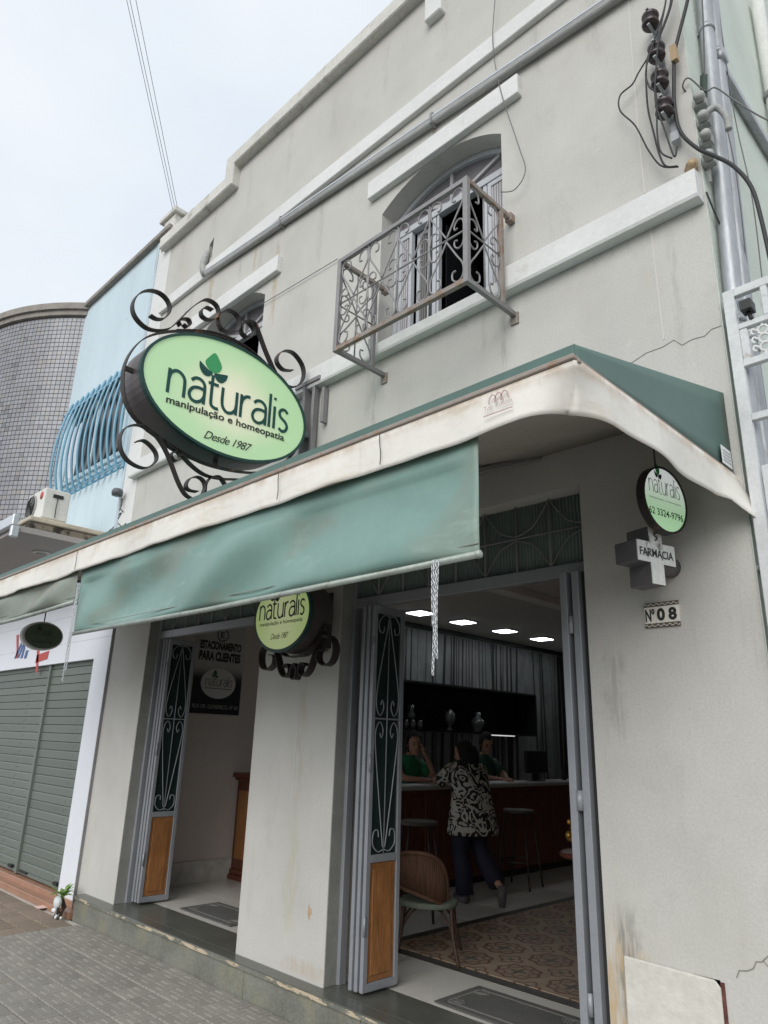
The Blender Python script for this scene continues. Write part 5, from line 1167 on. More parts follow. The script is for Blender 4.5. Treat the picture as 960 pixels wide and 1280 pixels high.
gt = thing('metal_gate', 'tall white enamelled metal gate with cast scroll panels right of the building', 'gate', (-.4, -.03, -.19))
def gb(x0, x1, z0, z1, y0=-.045, y1=-.012): return MB().box(x0, x1, y0, y1, z0, z1).build('gate_bar', gate_m, gt, bevel=.003)
gb(-.968, -.915, -.19, 3.60); gb(-.915, .8, 3.555, 3.60); gb(-.915, .8, 3.37, 3.40); gb(-.915, .8, 3.17, 3.205); gb(-.915, .8, 2.89, 2.925)
gb(-.80, -.77, 3.40, 3.555); gb(-.915, -.88, 3.205, 3.37, -.04, -.015); gb(-.90, -.865, 2.28, 2.66, -.06, -.0455); gb(-.865, .8, 2.62, 2.66, -.06, -.0455); gb(-.915, .8, 2.23, 2.27)
for k in range(7): gb(-.87 + k * .22, -.85 + k * .22, .0, 2.23, -.035, -.018)
gb(-.915, .8, .95, 1.0); gb(-.915, .8, -.1, -.05)
for k in range(4):
    c0 = -.815 + k * .13; m = MB()
    for zz in (3.335, 3.29, 3.245):
        m.tube([(c0 + .022 * math.cos(2 * math.pi * q / 12), -.03, zz + .022 * math.sin(2 * math.pi * q / 12)) for q in range(12)], .006, 6, closed=True)
        for sx in (-1, 1): m.tube(smooth_pts([(c0 + sx * .022, -.03, zz), (c0 + sx * .045, -.03, zz + .018), (c0 + sx * .052, -.03, zz), (c0 + sx * .04, -.03, zz - .012)], 4), .006, 6)
    m.box(c0 - .006, c0 + .006, -.035, -.025, 3.205, 3.23).box(c0 - .006, c0 + .006, -.035, -.025, 3.355, 3.37)
    m.build('cast_scroll', trim_white, gt)
ml = MB().box(-.885, -.835, -.09, -.02, 3.44, 3.49).tube([(-.86, -.05, 3.44), (-.85, -.03, 3.38)], .01, 8).build('spotlight', black_m); tag(ml, 'small black spotlight clipped inside the top of the white gate', 'lamp')


# overhead wires
GW = 'overhead wires in the sky'
for k, (a, b, lab) in enumerate((((-6.0, -1.50, 8.92), (-7.45, .045, 7.83), 'leftmost of the three thin overhead wires'), ((-5.97, -1.48, 8.92), (-7.43, .07, 7.83), 'middle one of the three thin overhead wires'), ((-5.90, -1.46, 8.94), (-7.41, .09, 7.84), 'rightmost of the three thin overhead wires'))):
    A_, B_ = Vector(a), Vector(b); E3_ = A_ + (A_ - B_) * 2.2
    tag(MB().tube([B_, A_, E3_], .0032, 6).build('overhead_wire', wire_grey), lab, 'wire', GW)

# plant and litter at the foot of the step
pl = thing('potted_plant', 'small leafy weed with a white bag wrapped round its stems at the step corner', 'plant', (-7.22, -.19, -.19))
rn = random.Random(4)
for k in range(26):
    a = rn.uniform(0, 6.28); L = rn.uniform(.12, .24); o = Vector((-7.22 + rn.uniform(-.02, .02), -.19 + rn.uniform(-.02, .02), -.02)); d = Vector((math.cos(a), math.sin(a), rn.uniform(.3, 1.3))).normalized(); sd = d.cross(Vector((0, 0, 1))).normalized()
    m = MB(); w_ = rn.uniform(.012, .022)
    p1_ = o + d * L * .5 + Vector((0, 0, .0)); p2_ = o + d * L + Vector((0, 0, -L * .3))
    m.add([o, p1_ + sd * w_, p2_, p1_ - sd * w_, p1_ + Vector((0, 0, .004))], [(0, 1, 4), (1, 2, 4), (2, 3, 4), (3, 0, 4)]); m.build('leaf', leaf_m, pl)
m = MB()
for k in range(12): m.tube([(-7.22 + rn.uniform(-.05, .05), -.19 + rn.uniform(-.04, .04), -.19), (-7.22 + rn.uniform(-.04, .04), -.19 + rn.uniform(-.04, .04), -.1), (-7.22, -.19, .0)], .005, 5)
m.build('stems', stem_m, pl)
m = MB(); m.sphere((-7.215, -.225, -.055), .05, 14, (1, .7, 1.1)); m.sphere((-7.235, -.235, -.125), .035, 12, (1.2, .7, .6)); m.build('white_bag', bag_white, pl)
m = MB()
for k in range(14): m.sphere((-7.22 + rn.uniform(-.07, .07), -.21 + rn.uniform(-.05, .04), -.16 + rn.uniform(-.02, .05)), .014, 6)
m.build('white_blossoms', bag_white, pl)
lt = MB().box(-7.80, -7.68, -.20, -.09, -.1905, -.187).build('paper_scrap', pinkpaper); tag(lt, 'pale pink paper scrap lying on the brown paving', 'litter')

# =================================================================== INSIDE THE SHOP
def doormat(x0, x1, y0, y1, label):
    t_ = thing('doormat', label, 'doormat', ((x0 + x1) / 2, (y0 + y1) / 2, 0))
    MB().box(x0, x1, y0, y1, .0045, .012).build('mat_body', mat_grey, t_, bevel=.006)
    f = MB(); b = .05; w_ = .012
    f.box(x0 + b, x1 - b, y0 + b, y0 + b + w_, .012, .0135).box(x0 + b, x1 - b, y1 - b - w_, y1 - b, .012, .0135).box(x0 + b, x0 + b + w_, y0 + b, y1 - b, .012, .0135).box(x1 - b - w_, x1 - b, y0 + b, y1 - b, .012, .0135)
    for (cx_, cy_, sx, sy) in ((x0, y0, 1, 1), (x1, y0, -1, 1), (x0, y1, 1, -1), (x1, y1, -1, -1)):
        for q in range(4): f.ribbon([(cx_ + sx * (.07 + .02 * q), cy_ + sy * (.07 + .075 * (1 - (t / 5) ** 2)), .013) if False else (cx_ + sx * (.075 + .018 * q + .02 * math.sin(t)), cy_ + sy * (.075 + .014 * t), .013) for t in range(6)], (0, 0, 1), .0015, .005)
    f.build('mat_border', mat_trim, t_)
doormat(-6.08, -5.30, .36, .76, 'grey bordered doormat inside the left doorway')
doormat(-3.14, -2.34, .33, .76, 'grey bordered doormat inside the right doorway')

# poster
ps = thing('parking_poster', 'parking for customers poster on the side wall seen through the left door', 'poster', (-7.04, 1.1, 2.1))
py0, py1, pz0, pz1 = .80, 1.44, 1.66, 2.66
MB().box(-7.049, -7.040, py0, py1, pz0, pz1).build('board', mirror_grey, ps)
def pg(nb, v, c, bs): return nb.mix(nb.sstep(nb.xyz(v)[2], .02, .20), (.006, .014, .013), (.27, .26, .25))
MB().box(-7.040, -7.0385, py0 + .005, py1 - .005, pz0 + .005, pz0 + .56).build('printed_ground', mat('poster_gradient', (.1, .1, .1), .5, n1=None, n2=None, bump=None, hook=lambda nb, v, c, bs: nb.mix(nb.sstep(nb.xyz(v)[2], -.08, .10), (.006, .014, .013), (.50, .485, .465))), ps)
UU = (0, 1, 0)
text('ESTACIONAMENTO', 'lettering', ink_black, ps, (-7.0385, py0 + .05, 2.36), UU, (0, 0, 1), .54, .095, .001, .055)
text('PARA CLIENTES', 'lettering', ink_black, ps, (-7.0385, py0 + .05, 2.235), UU, (0, 0, 1), .54, .105, .001, .055)
elring(MB(), 1.13, 2.535, .075, .075, .012, -7.0400, -7.037, 32).build('printed_ring', ink_black, ps)
text('E', 'lettering', ink_black, ps, (-7.0385, 1.10, 2.50), UU, (0, 0, 1), .055, .07, .001, .02)
MB().prism(ell(1.13, 1.995, .225, .165, 40), lambda u, v, d: (d, u, v), -7.038, -7.0365).build('printed_oval', mat('poster_oval', (.62, .61, .59), .5, n1=None, n2=None, bump=None), ps)
brand(ink_grey, ps, (-7.0364, .965, 1.965), UU, (0, 0, 1), .34, .0005, .11, True, ink_green, 1.1, .8)
MB().box(-7.0364, -7.0358, .96, 1.31, 1.935, 1.943).build('printed_line', ink_grey, ps)
text('RUA DR. GUNSERICO, Nº 60', 'lettering', mat('poster_small_text', (.33, .33, .33), .6, n1=None, n2=None, bump=None), ps, (-7.0385, py0 + .03, 1.715), UU, (0, 0, 1), .58, .05, .001, .01)

# cabinet by the side wall
cb = thing('display_cabinet', 'carved dark wood cabinet against the side wall seen through the left door', 'cabinet', (-6.83, 1.7, 0))
MB().box(-7.03, -6.70, 1.50, 2.30, .10, .98).build('body', dark_wood, cb, bevel=.006)
MB().box(-7.03, -6.66, 1.46, 2.34, .98, 1.01).box(-7.03, -6.62, 1.42, 2.38, 1.01, 1.06).build('top', dark_wood, cb, bevel=.01, seg=2)
MB().box(-7.03, -6.66, 1.46, 2.34, .0, .05).box(-7.03, -6.68, 1.48, 2.32, .05, .10).build('plinth', dark_wood, cb, bevel=.008)
MB().box(-6.70, -6.688, 1.58, 2.22, .2, .88).build('door_panel', wood, cb, bevel=.01)
MB().box(-6.98, -6.75, 1.488, 1.50, .2, .88).build('side_panel', wood, cb, bevel=.006)

# counter
ct_ = thing('shop_counter', 'long dark reddish wood counter with a pale stone top', 'counter', (-5.5, 4, 0))
MB().box(-5.62, -5.27, 1.9, 8.2, .08, .97).build('body', dark_wood, ct_)
MB().box(-5.60, -5.31, 1.92, 8.2, .0, .08).build('plinth', box_black, ct_)
MB().box(-5.66, -5.20, 1.84, 8.25, .97, 1.01).build('counter_top', counter_top, ct_, bevel=.006)
for k in range(62):
    y = 1.92 + k * .10
    if k % 8 == 7: MB().box(-5.27, -5.245, y, y + .098, .08, .965).build('pilaster', dark_wood, ct_, bevel=.003)
    else: MB().box(-5.27, -5.258, y + .002, y + .096, .14, .90).build('front_board', dark_wood, ct_, bevel=.002)
# display shelf on the mural wall
dsf = thing('display_shelf', 'long black box shelf on the forest print wall behind the counter', 'shelf', (-6.85, 5, 1.9))
MB().box(-6.985, -6.975, 3.05, 6.85, 1.60, 2.22).box(-6.975, -6.62, 3.05, 6.85, 1.58, 1.61).box(-6.975, -6.62, 3.05, 6.85, 2.20, 2.23).box(-6.975, -6.62, 3.05, 3.08, 1.61, 2.2).box(-6.975, -6.62, 6.82, 6.85, 1.61, 2.2).build('shelf_box', box_black, dsf)
for (y, kind, lab) in ((4.05, 0, 'cluster of small jars on the black shelf, leftmost'), (4.85, 1, 'clear glass bell jar in the middle of the black shelf'), (5.5, 2, 'pale mortar shaped vessel at the right of the black shelf')):
    m = MB()
    if kind == 0:
        for k in range(5): m.lathe([(.03, 0), (.035, .06), (.02, .09), (.022, .11)], (-6.75 + .05 * (k % 2), y - .14 + k * .07, 1.61), (0, 0, 1), 12)
        m.lathe([(.045, 0), (.06, .08), (.03, .12), (.05, .2)], (-6.8, y, 1.72), (0, 0, 1), 14)
    elif kind == 1: m.lathe([(.05, 0), (.06, .01), (.015, .05), (.06, .10), (.085, .16), (.07, .24), (.02, .28), (.018, .30)], (-6.78, y, 1.61), (0, 0, 1), 16)
    else: m.lathe([(.07, 0), (.06, .02), (.09, .08), (.11, .14), (.10, .16), (.04, .22), (.05, .28)], (-6.78, y, 1.61), (0, 0, 1), 16)
    tag(m.build('glass_jar', glassware), lab, 'jar')
ll = MB().box(-6.72, -6.64, 5.75, 6.25, 1.565, 1.579).build('lit_strip', mat('strip_glow', (.8, .8, .8), .5, n1=None, n2=None, bump=None, emit=((.9, .93, .95), .5)), dsf)

# stools
def stool(x, y, rz, label):
    t_ = thing('bar_stool', label, 'stool', (x, y, 0), 'bar stools along the counter'); c, s_ = math.cos(rz), math.sin(rz)
    def W(a, b, z): return (x + a * c - b * s_, y + a * s_ + b * c, z)
    se = MB(); se.prism([W(.17 * math.cos(q), .17 * math.sin(q), 0)[:2] for q in [2 * math.pi * k / 24 for k in range(24)]], lambda u, v, d: (u, v, d), .735, .77); se.build('seat', mat('stool_seat', (.07, .062, .055), .6) if 'stool_seat' not in MATS else MATS['stool_seat'], t_, bevel=.01, seg=2)
    for a, b in ((1, 1), (1, -1), (-1, 1), (-1, -1)):
        MB().tube([W(a * .11, b * .11, .735), W(a * .15, b * .15, .35), W(a * .18, b * .18, .0)], .011, 8).build('leg', sign_iron, t_)
    rg = MB(); rg.tube([W(.165 * math.cos(2 * math.pi * k / 20) * 1.25, .165 * math.sin(2 * math.pi * k / 20) * 1.25, .26) for k in range(20)], .008, 6, closed=True).build('foot_ring', sign_iron, t_)
stool(-4.62, 1.82, .5, 'bar stool left of the standing customer at the counter')
stool(-4.86, 3.72, .2, 'bar stool right of the standing customer at the counter')

# rattan chair
rc = thing('rattan_armchair', 'brown rattan chair with a curved back just inside the right door', 'chair', (-3.95, 1.12, 0))
ccx_, ccy_ = -3.98, 1.14; fa = R(62)          # faces into the shop
ccx_, ccy_ = -3.76, .98
def RC(a, b, z):                                # a to its right, b forward (into the shop)
    f = Vector((-.62, .785)); r_ = Vector((.785, .62))
    return (ccx_ + f.x * b + r_.x * a, ccy_ + f.y * b + r_.y * a, z)
m = MB(); m.prism([(.215 * math.cos(q), .20 * math.sin(q)) for q in [2 * math.pi * k / 24 for k in range(24)]], lambda u, v, d: RC(u, v, d), .335, .375); m.build('seat_cushion', mat('cushion_grey_green', (.12, .14, .11), .8), rc, bevel=.015, seg=2)
for a, b in ((.17, -.15), (-.17, -.15), (.18, .16), (-.18, .16)):
    MB().tube(smooth_pts([RC(a, b, .34), RC(a * 1.06, b * 1.06, .18), RC(a * 1.3, b * 1.35, .0)], 4), .012, 8).build('leg', rattan_dark, rc)
    MB().tube(smooth_pts([RC(a * 1.04, b * 1.04, .20), RC(a * .7, b * .8, .29), RC(a * .35, b * .6, .335)], 4), .007, 6).build('brace', rattan_dark, rc)
top_ = smooth_pts([RC(-0.224, -.02, .50), RC(-0.224, -.10, .62), RC(-0.174, -.20, .685), RC(-0.075, -.245, .70), RC(0.023, -.235, .685), RC(0.099, -.17, .63), RC(0.134, -.09, .53), RC(0.137, -.05, .42), RC(0.134, -.04, .33)], 6)
MB().tube(top_, .015, 8).build('top_rail', rattan, rc)
bot_ = smooth_pts([RC(-0.220, -.02, .46), RC(-0.216, -.08, .47), RC(-0.167, -.18, .46), RC(-0.075, -.225, .44), RC(0.016, -.22, .41), RC(0.084, -.17, .38), RC(0.118, -.10, .34), RC(0.122, -.06, .33), RC(0.126, -.045, .325)], 6)
MB().tube(bot_, .014, 8).build('seat_rail', rattan, rc)
MB().tube([RC(-0.224, -.02, .50), RC(-0.205, .02, .37)], .012, 8).build('arm_post', rattan, rc)
for k in range(2, len(top_) - 8, 1): MB().tube([bot_[k], top_[k]], .0055, 5).build('back_cane', rattan, rc)
wv = MB().grid(lambda u, v: tuple(Vector(bot_[int(round(u * (len(bot_) - 1)))]).lerp(Vector(top_[int(round(u * (len(bot_) - 1)))]), .04 + v * .92)), len(bot_) - 1, 2, True)
wv.build('woven_back', rattan, rc, solid=.003)

# gilded ornament on a little table just behind the right leaves
gd = thing('side_table', 'slim side table with curved pale legs behind the folded right door leaves', 'table', (-2.85, 1.62, 0))
MB().lathe([(.2, 0), (.22, .01), (.22, .03), (.2, .04)], (-2.80, 1.62, .70), (0, 0, 1), 24).build('table_top', dark_wood, gd)
for q in range(3):
    a = q * 2.094 + 2.6; MB().tube(smooth_pts([(-2.80 + .10 * math.cos(a), 1.62 + .10 * math.sin(a), .70), (-2.80 + .17 * math.cos(a), 1.62 + .17 * math.sin(a), .48), (-2.80 + .07 * math.cos(a), 1.62 + .07 * math.sin(a), .25), (-2.80 + .2 * math.cos(a), 1.62 + .2 * math.sin(a), .005)], 5), .014, 8).build('leg', mat('pale_gilt', (.4, .33, .2), .4, .4) if 'pale_gilt' not in MATS else MATS['pale_gilt'], gd)
go = thing('gilded_ornament', 'gilded cluster ornament peeking out beside the folded right door leaves', 'ornament', (-2.84, 1.58, .74))
rn = random.Random(8)
MB().lathe([(.05, 0), (.06, .01), (.02, .03), (.02, .06)], (-2.84, 1.58, .741), (0, 0, 1), 14).build('ornament_base', gold, go)
m = MB()
for k in range(22): m.sphere((-2.86 + rn.uniform(-.07, .07), 1.57 + rn.uniform(-.06, .06), .84 + rn.uniform(-.06, .09)), rn.uniform(.016, .028), 8)
m.build('gilded_beads', gold, go)

# counter things
mn = thing('computer_monitor', 'black computer monitor seen from behind on the counter', 'monitor', (-5.50, 5.05, 1.01))
MB().box(-5.52, -5.47, 4.82, 5.28, 1.10, 1.38).build('screen_back', black_m, mn, bevel=.01)
MB().box(-5.53, -5.49, 5.0, 5.1, 1.02, 1.12).box(-5.58, -5.42, 4.93, 5.17, 1.011, 1.022).build('stand', black_m, mn, bevel=.004)
def bottle(x, y, h, r, m_, lab):
    t_ = thing('bottle', lab, 'bottle', (x, y, 1.01))
    MB().lathe([(r, 0), (r, h * .55), (r * .35, h * .8), (r * .3, h * .92)], (x, y, 1.011), (0, 0, 1), 14).build('body', m_, t_)
    MB().lathe([(r * .34, 0), (r * .34, h * .08)], (x, y, 1.011 + h * .92), (0, 0, 1), 10).build('cap', black_m, t_)
bottle(-5.35, 3.20, .26, .04, glassware, 'pale pointed bottle on the counter beside the standing customer')
bottle(-5.38, 5.55, .20, .035, black_m, 'dark bottle on the counter right of the monitor')
bottle(-5.5, 6.2, .22, .03, glassware, 'clear bottle at the right end of the counter')
for (x, y, a, b, lab) in ((-5.33, 2.52, .10, .14, 'white paper on the counter under the customer elbow'), (-5.38, 4.20, .14, .22, 'sheets of white paper before the right attendant'), (-5.38, 6.0, .10, .5, 'long white paper sheets at the right end of the counter')):
    tag(MB().box(x - a, x + a, y - b / 1, y + b, 1.0115, 1.018).build('paper_sheet', paper), lab, 'paper')

# ------------------------------------------------------------------ people
def skin_mesh(name, nodes, edges, m_, parent, sub=2):
    """nodes: list of (x, y, z, r); one continuous skinned surface"""
    me = bpy.data.meshes.new(name); me.from_pydata([n_[:3] for n_ in nodes], edges, [])
    ob = bpy.data.objects.new(name, me); C.objects.link(ob)
    md = ob.modifiers.new('skin', 'SKIN'); md.use_smooth_shade = True
    sd = ob.modifiers.new('sub', 'SUBSURF'); sd.levels = sub; sd.render_levels = sub
    sv = me.skin_vertices[0].data
    for i, n_ in enumerate(nodes): sv[i].radius = ((n_[3], n_[3]) if not hasattr(n_[3], '__len__') else n_[3]); sv[i].use_root = (i == 0)
    dg_ = bpy.context.evaluated_depsgraph_get(); me2 = bpy.data.meshes.new_from_object(ob.evaluated_get(dg_)); bpy.data.objects.remove(ob)
    off = Vector(ORG[parent.name])
    for v_ in me2.vertices: v_.co -= off
    me2.materials.clear(); me2.materials.append(m_); me2.name = name
    o2 = bpy.data.objects.new(name, me2); C.objects.link(o2); o2.parent = parent; ORG[o2.name] = tuple(off); return o2
class Fig:
    def __init__(s, x, y, z, fwd, zs=1.0):
        s.zs = zs
        s.o = Vector((x, y, z)); s.f = Vector((fwd[0], fwd[1], 0)).normalized(); s.l = Vector((-s.f.y, s.f.x, 0))     # left
    def p(s, l, f, z, r=None):
        if s.zs != 1 and z > .85: z = .85 + (z - .85) * s.zs
        q = s.o + s.l * l + s.f * f + Vector((0, 0, z)); return (q.x, q.y, q.z) if r is None else (q.x, q.y, q.z, r)
    def loft(s, rings, n=20):
        """rings: (centre_l, centre_f, z, half_width, half_depth)"""
        vs = []
        for (l, f, z, a, b) in rings:
            for k in range(n):
                t = 2 * math.pi * k / n; vs.append(s.p(l + a * math.cos(t), f + b * math.sin(t), z))
        fs = [(i * n + k, i * n + (k + 1) % n, (i + 1) * n + (k + 1) % n, (i + 1) * n + k) for i in range(len(rings) - 1) for k in range(n)]
        fs += [tuple(range(n - 1, -1, -1)), tuple((len(rings) - 1) * n + k for k in range(n))]
        return MB().add(vs, fs, True)
def hand_nodes(F, wrist, elbow_dir, curl=.5, side=1, size=1.0):
    """palm plus four unequal fingers and a thumb; returns nodes, edges relative to the first node"""
    w_ = Vector(wrist); d = Vector(elbow_dir).normalized(); up_ = Vector((0, 0, 1)) if abs(d.z) < .8 else Vector((F.l.x, F.l.y, 0))
    sd = d.cross(up_).normalized(); nn = sd.cross(d).normalized()
    N = [(*(w_ + d * .045 * size), .019 * size)]; E_ = []
    for i, (off_, L) in enumerate(((-.027, .062), (-.009, .075), (.009, .070), (.026, .055))):
        b0 = len(N); p = w_ + d * .078 * size + sd * off_ * size; N.append((*p, .0095 * size)); E_.append((0, b0))
        q = p + (d * math.cos(curl * .5) - nn * math.sin(curl * .5)) * L * .5 * size; N.append((*q, .0082 * size)); E_.append((b0, b0 + 1))
        q2 = q + (d * math.cos(curl * 1.5) - nn * math.sin(curl * 1.5)) * L * .5 * size; N.append((*q2, .007 * size)); E_.append((b0 + 1, b0 + 2))
    b0 = len(N); p = w_ + d * .03 * size + sd * side * -.034 * size; N.append((*p, .0105 * size)); E_.append((0, b0))
    q = p + (d * .7 - sd * side * .5 - nn * .3).normalized() * .04 * size; N.append((*q, .0088 * size)); E_.append((b0, b0 + 1))
    return N, E_
def head(F, c, look, parent, hair_style, tilt=0):
    """face with eyes, nose, mouth and ears, on a look direction; hair and features are children"""
    lk = Vector(look).normalized(); sd = lk.cross(Vector((0, 0, 1))).normalized(); up_ = sd.cross(lk).normalized(); c = Vector(c)
    if tilt: up_ = (up_ * math.cos(tilt) + sd * math.sin(tilt)); sd = lk.cross(up_).normalized()
    def P(a, b, z): return c + sd * a + lk * b + up_ * z
    m = MB(); n = 22; rows = []
    prof = [(-.118, .020, .026, .045), (-.108, .040, .045, .032), (-.085, .055, .072, .012), (-.055, .064, .084, .004), (-.02, .070, .090, 0), (.02, .073, .094, 0), (.055, .072, .096, -.002), (.085, .060, .084, -.004), (.108, .038, .058, -.006), (.118, .012, .02, -.006)]
    vs = []
    for (z, a, b, f) in prof:
        for k in range(n):
            t = 2 * math.pi * k / n; x_, y_ = a * math.cos(t), b * math.sin(t) + f
            if y_ > .05 and abs(x_) < .018:
                if -.045 < z < .0: y_ += .018
                elif z < -.05: y_ += .003
            if y_ > .03 and .0 < z < .03 and .015 < abs(x_) < .045: y_ -= .006
            vs.append(P(x_, y_, z))
    fs = [(i * n + k, i * n + (k + 1) % n, (i + 1) * n + (k + 1) % n, (i + 1) * n + k) for i in range(len(prof) - 1) for k in range(n)] + [tuple(range(n - 1, -1, -1)), tuple((len(prof) - 1) * n + k for k in range(n))]
    m.add(vs, fs, True)
    m.tube([P(0, .088, .012), P(0, .104, -.018), P(0, .098, -.034)], [.007, .011, .010], 8)
    for sx in (-1, 1): m.sphere(P(sx * .073, -.005, -.008), .022, 8, (.5, .6, 1.2))
    m.build('head', skin, parent)
    for sx in (-1, 1):
        e = MB(); e.sphere(P(sx * .031, .080, .004), .0105, 10); e.build('eye', eye_m, parent)
        b_ = MB(); b_.tube([P(sx * .018, .092, .024), P(sx * .034, .090, .029), P(sx * .048, .080, .023)], .0035, 6); b_.build('eyebrow', hair, parent)
    MB().tube([P(-.022, .083, -.060), P(0, .090, -.057), P(.022, .083, -.060)], [.003, .0065, .003], 8).build('mouth', lip_m, parent)
    h = MB(); vs = []; n2, m2 = 22, 12
    for j in range(m2 + 1):
        th_ = math.pi * (.02 + .98 * j / m2)
        for k in range(n2):
            ph_ = 2 * math.pi * k / n2; x_ = math.sin(th_) * math.cos(ph_); y_ = math.sin(th_) * math.sin(ph_); z_ = math.cos(th_)
            front = max(0, y_); lim = .05 if front > .25 else -.13 if hair_style != 'short' else -.09
            zz = max(z_ * .135, lim + (.03 if front > .5 else 0))
            rr_ = 1 + .05 * math.sin(ph_ * 7 + j) * .4
            vs.append(P(x_ * .088 * rr_, y_ * .108 * rr_ - .012, zz + .012))
    h.add(vs, [(j * n2 + k, j * n2 + (k + 1) % n2, (j + 1) * n2 + (k + 1) % n2, (j + 1) * n2 + k) for j in range(m2) for k in range(n2)], True)
    if hair_style == 'bob':
        rn = random.Random(2)
        for k in range(26):
            a = R(185 + 170 * k / 25); x_, y_ = math.cos(a) * .095, math.sin(a) * .115 - .012
            h.tube([P(x_ * .9, y_ * .9, .06), P(x_ * 1.12, y_ * 1.1, -.02), P(x_ * 1.15 + rn.uniform(-.01, .01), y_ * 1.05, -.12 - rn.uniform(0, .03))], [.02, .024, .008], 6)
    if hair_style == 'bun': h.sphere(P(0, -.115, .05), .05, 12)
    h.build('hair', hair, parent)

# customer seen from behind, leaning on the counter
F = Fig(-4.72, 2.70, 0, (-.93, .36), .76)
p_ = thing('person', 'customer in a black and white floral blouse leaning on the counter, seen from behind', 'person', tuple(F.o))
nodes = [F.p(0, .0, .88, .12), F.p(0, .0, 1.05, .11), F.p(.0, .05, 1.22, .12), F.p(0, .10, 1.34, .06), F.p(0, .12, 1.42, .045)]
ed = [(0, 1), (1, 2), (2, 3), (3, 4)]
def chain_(ns, start):
    i0 = len(nodes); 
    for k, q_ in enumerate(ns): nodes.append(q_); ed.append((start if k == 0 else i0 + k - 1, i0 + k))
    return len(nodes) - 1
chain_([F.p(.10, 0, .84, .085), F.p(.10, .03, .48, .055), F.p(.09, -.03, .12, .036), F.p(.09, -.02, .06, .034), F.p(.09, .10, .035, .028)], 0)       # left leg, standing
chain_([F.p(-.10, -.01, .84, .085), F.p(-.10, .02, .48, .055), F.p(-.11, -.30, .20, .036), F.p(-.11, -.36, .18, .032), F.p(-.11, -.38, .06, .026)], 0)  # right leg, toe down behind
wl_ = chain_([F.p(.17, .08, 1.28, .052), F.p(.27, .24, 1.15, .038), F.p(.16, .42, 1.12, .03), F.p(.10, .50, 1.11, .022)], 2)
hn, he = hand_nodes(F, nodes[wl_][:3], tuple(F.f * .8 - F.l * .5), .5, 1)
b0 = len(nodes); nodes += hn; ed.append((wl_, b0)); ed += [(a + b0, b + b0) for a, b in he]
wr_ = chain_([F.p(-.17, .08, 1.28, .052), F.p(-.22, .27, 1.15, .038), F.p(-.13, .43, 1.12, .03), F.p(-.08, .50, 1.11, .022)], 2)
hn, he = hand_nodes(F, nodes[wr_][:3], tuple(F.f * .8 + F.l * .5), .5, -1)
b0 = len(nodes); nodes += hn; ed.append((wr_, b0)); ed += [(a + b0, b + b0) for a, b in he]
skin_mesh('body', nodes, ed, skin, p_, 1)
def blouse_hook(nb, v, c, bs):
    s1 = nb.noise(nb.mapping(v, (1, 1, 1)), 7.5, 1, .3, 1.6)
    a = nb.math('GREATER_THAN', nb.math('SINE', nb.math('MULTIPLY', s1, 26)), .05)
    return nb.mix(a, (.012, .012, .012), (.48, .46, .41))
blouse_m = mat('floral_blouse', (.6, .58, .52), .8, n1=None, n2=None, bump=(20, .2), hook=blouse_hook)
bl = F.loft([(0, -.04, .60, .265, .19), (0, -.04, .64, .27, .195), (0, -.03, .78, .245, .185), (0, -.02, .92, .215, .165), (0, .0, 1.06, .205, .16), (0, .04, 1.20, .215, .155), (0, .075, 1.30, .21, .135), (0, .095, 1.37, .16, .11), (0, .11, 1.42, .075, .075)])
for sx in (-1, 1): bl.tube([F.p(sx * .15, .075, 1.30), F.p(sx * .20, .12, 1.23), F.p(sx * .245, .20, 1.13)], [.075, .074, .066], 14)
bl.build('blouse', blouse_m, p_)
tr_ = MB()
for sx, pts in ((1, [F.p(.10, 0, .86), F.p(.10, .02, .66), F.p(.10, .03, .48), F.p(.09, .0, .28), F.p(.09, -.03, .07)]), (-1, [F.p(-.10, 0, .86), F.p(-.10, .01, .66), F.p(-.10, .02, .48), F.p(-.105, -.13, .33), F.p(-.11, -.28, .20)])):
    tr_.tube(pts, [.115, .105, .085, .082, .085], 14)
tr_.build('trousers', navy, p_)
for (a, b) in ((F.p(.09, -.06, .035), F.p(.09, .15, .03)), (F.p(-.11, -.37, .20), F.p(-.11, -.36, .02))):
    MB().tube([a, tuple(Vector(a).lerp(Vector(b), .5)), b], [.040, .043, .030], 10).build('shoe', shoe_m, p_)
head(F, F.p(.0, .13, 1.49), tuple(F.f * .85 + F.l * .55 + Vector((0, 0, -.12))), p_, 'bob')

# attendant in green, hand to her face
F = Fig(-5.86, 2.92, 0, (.95, -.15))
p_ = thing('person', 'attendant in a green shirt behind the counter resting her face on her hand', 'person', tuple(F.o))
nodes = [F.p(0, 0, .80, .12), F.p(0, .03, .98, .11), F.p(0, .07, 1.14, .12), F.p(0, .10, 1.27, .055), F.p(0, .13, 1.34, .042)]; ed = [(0, 1), (1, 2), (2, 3), (3, 4)]
chain_([F.p(.10, .0, .76, .085), F.p(.10, .06, .42, .055), F.p(.10, .0, .08, .038), F.p(.10, .12, .035, .028)], 0)
chain_([F.p(-.10, .0, .76, .085), F.p(-.10, .06, .42, .055), F.p(-.10, .0, .08, .038), F.p(-.10, .12, .035, .028)], 0)
wl_ = chain_([F.p(.17, .09, 1.20, .05), F.p(.26, .24, 1.06, .038), F.p(.20, .22, 1.22, .03), F.p(.11, .23, 1.33, .022)], 2)
hn, he = hand_nodes(F, nodes[wl_][:3], tuple(Vector((0, 0, .8)) - F.l * .5), .6, 1)
b0 = len(nodes); nodes += hn; ed.append((wl_, b0)); ed += [(a + b0, b + b0) for a, b in he]
wr_ = chain_([F.p(-.17, .09, 1.20, .05), F.p(-.22, .28, 1.06, .038), F.p(-.02, .38, 1.05, .028), F.p(.06, .40, 1.045, .021)], 2)
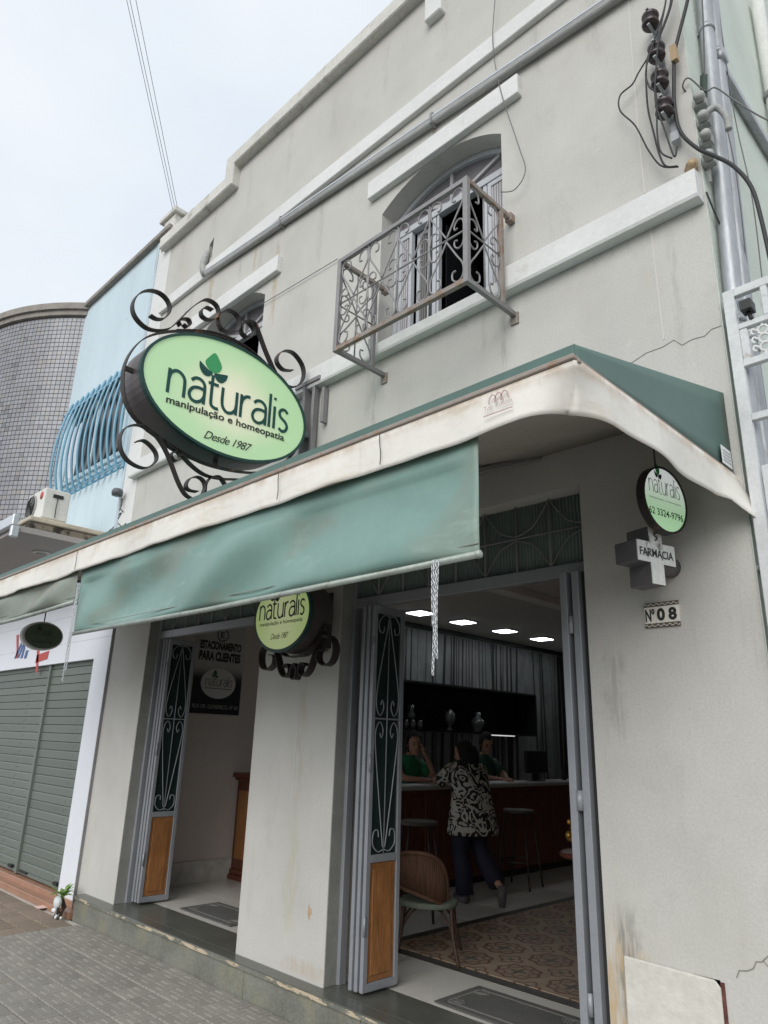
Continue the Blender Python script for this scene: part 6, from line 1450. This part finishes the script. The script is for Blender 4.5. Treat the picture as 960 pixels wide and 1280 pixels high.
hn, he = hand_nodes(F, nodes[wr_][:3], tuple(F.l), .4, -1)
b0 = len(nodes); nodes += hn; ed.append((wr_, b0)); ed += [(a + b0, b + b0) for a, b in he]
skin_mesh('body', nodes, ed, skin, p_, 1)
bl = F.loft([(0, 0, .74, .18, .13), (0, .02, .92, .17, .13), (0, .06, 1.10, .185, .13), (0, .085, 1.20, .185, .115), (0, .10, 1.26, .13, .09), (0, .115, 1.30, .06, .06)])
for sx in (-1, 1): bl.tube([F.p(sx * .14, .085, 1.21), F.p(sx * .19, .14, 1.15), F.p(sx * .225, .19, 1.10)], [.068, .066, .060], 14)
bl.build('shirt', green_shirt, p_)
tr_ = MB()
for sx in (-1, 1): tr_.tube([F.p(sx * .10, 0, .80), F.p(sx * .10, .06, .42), F.p(sx * .10, .0, .10)], [.11, .08, .07], 12)
tr_.build('trousers', navy, p_)
head(F, F.p(.02, .16, 1.42), tuple(F.f * .9 - F.l * .25 + Vector((0, 0, -.1))), p_, 'bun', .1)

# second attendant, farther along, looking down
F = Fig(-5.90, 4.35, 0, (.95, -.2))
p_ = thing('person', 'attendant in a dark green shirt looking down behind the counter beside the monitor', 'person', tuple(F.o))
nodes = [F.p(0, 0, .80, .12), F.p(0, .03, .98, .11), F.p(0, .07, 1.16, .12), F.p(0, .10, 1.29, .055), F.p(0, .13, 1.36, .042)]; ed = [(0, 1), (1, 2), (2, 3), (3, 4)]
chain_([F.p(.10, .0, .76, .085), F.p(.10, .06, .42, .055), F.p(.10, .0, .08, .038), F.p(.10, .12, .035, .028)], 0)
chain_([F.p(-.10, .0, .76, .085), F.p(-.10, .06, .42, .055), F.p(-.10, .0, .08, .038), F.p(-.10, .12, .035, .028)], 0)
for sx in (1, -1):
    w2_ = chain_([F.p(sx * .17, .09, 1.22, .05), F.p(sx * .23, .24, 1.08, .038), F.p(sx * .12, .40, 1.05, .028), F.p(sx * .07, .47, 1.045, .021)], 2)
    hn, he = hand_nodes(F, nodes[w2_][:3], tuple(F.f - F.l * sx * .4), .4, sx)
    b0 = len(nodes); nodes += hn; ed.append((w2_, b0)); ed += [(a + b0, b + b0) for a, b in he]
skin_mesh('body', nodes, ed, skin, p_, 1)
bl = F.loft([(0, 0, .74, .19, .14), (0, .02, .92, .18, .14), (0, .06, 1.10, .195, .14), (0, .085, 1.22, .195, .12), (0, .10, 1.28, .13, .09), (0, .115, 1.32, .06, .06)])
for sx in (-1, 1): bl.tube([F.p(sx * .14, .085, 1.23), F.p(sx * .19, .14, 1.17), F.p(sx * .225, .20, 1.11)], [.068, .066, .060], 14)
bl.build('shirt', dkgreen_shirt, p_)
tr_ = MB()
for sx in (-1, 1): tr_.tube([F.p(sx * .10, 0, .80), F.p(sx * .10, .06, .42), F.p(sx * .10, .0, .10)], [.11, .08, .07], 12)
tr_.build('trousers', navy, p_)
head(F, F.p(.0, .17, 1.45), tuple(F.f * .9 - F.l * .2 + Vector((0, 0, -.45))), p_, 'short', .1)
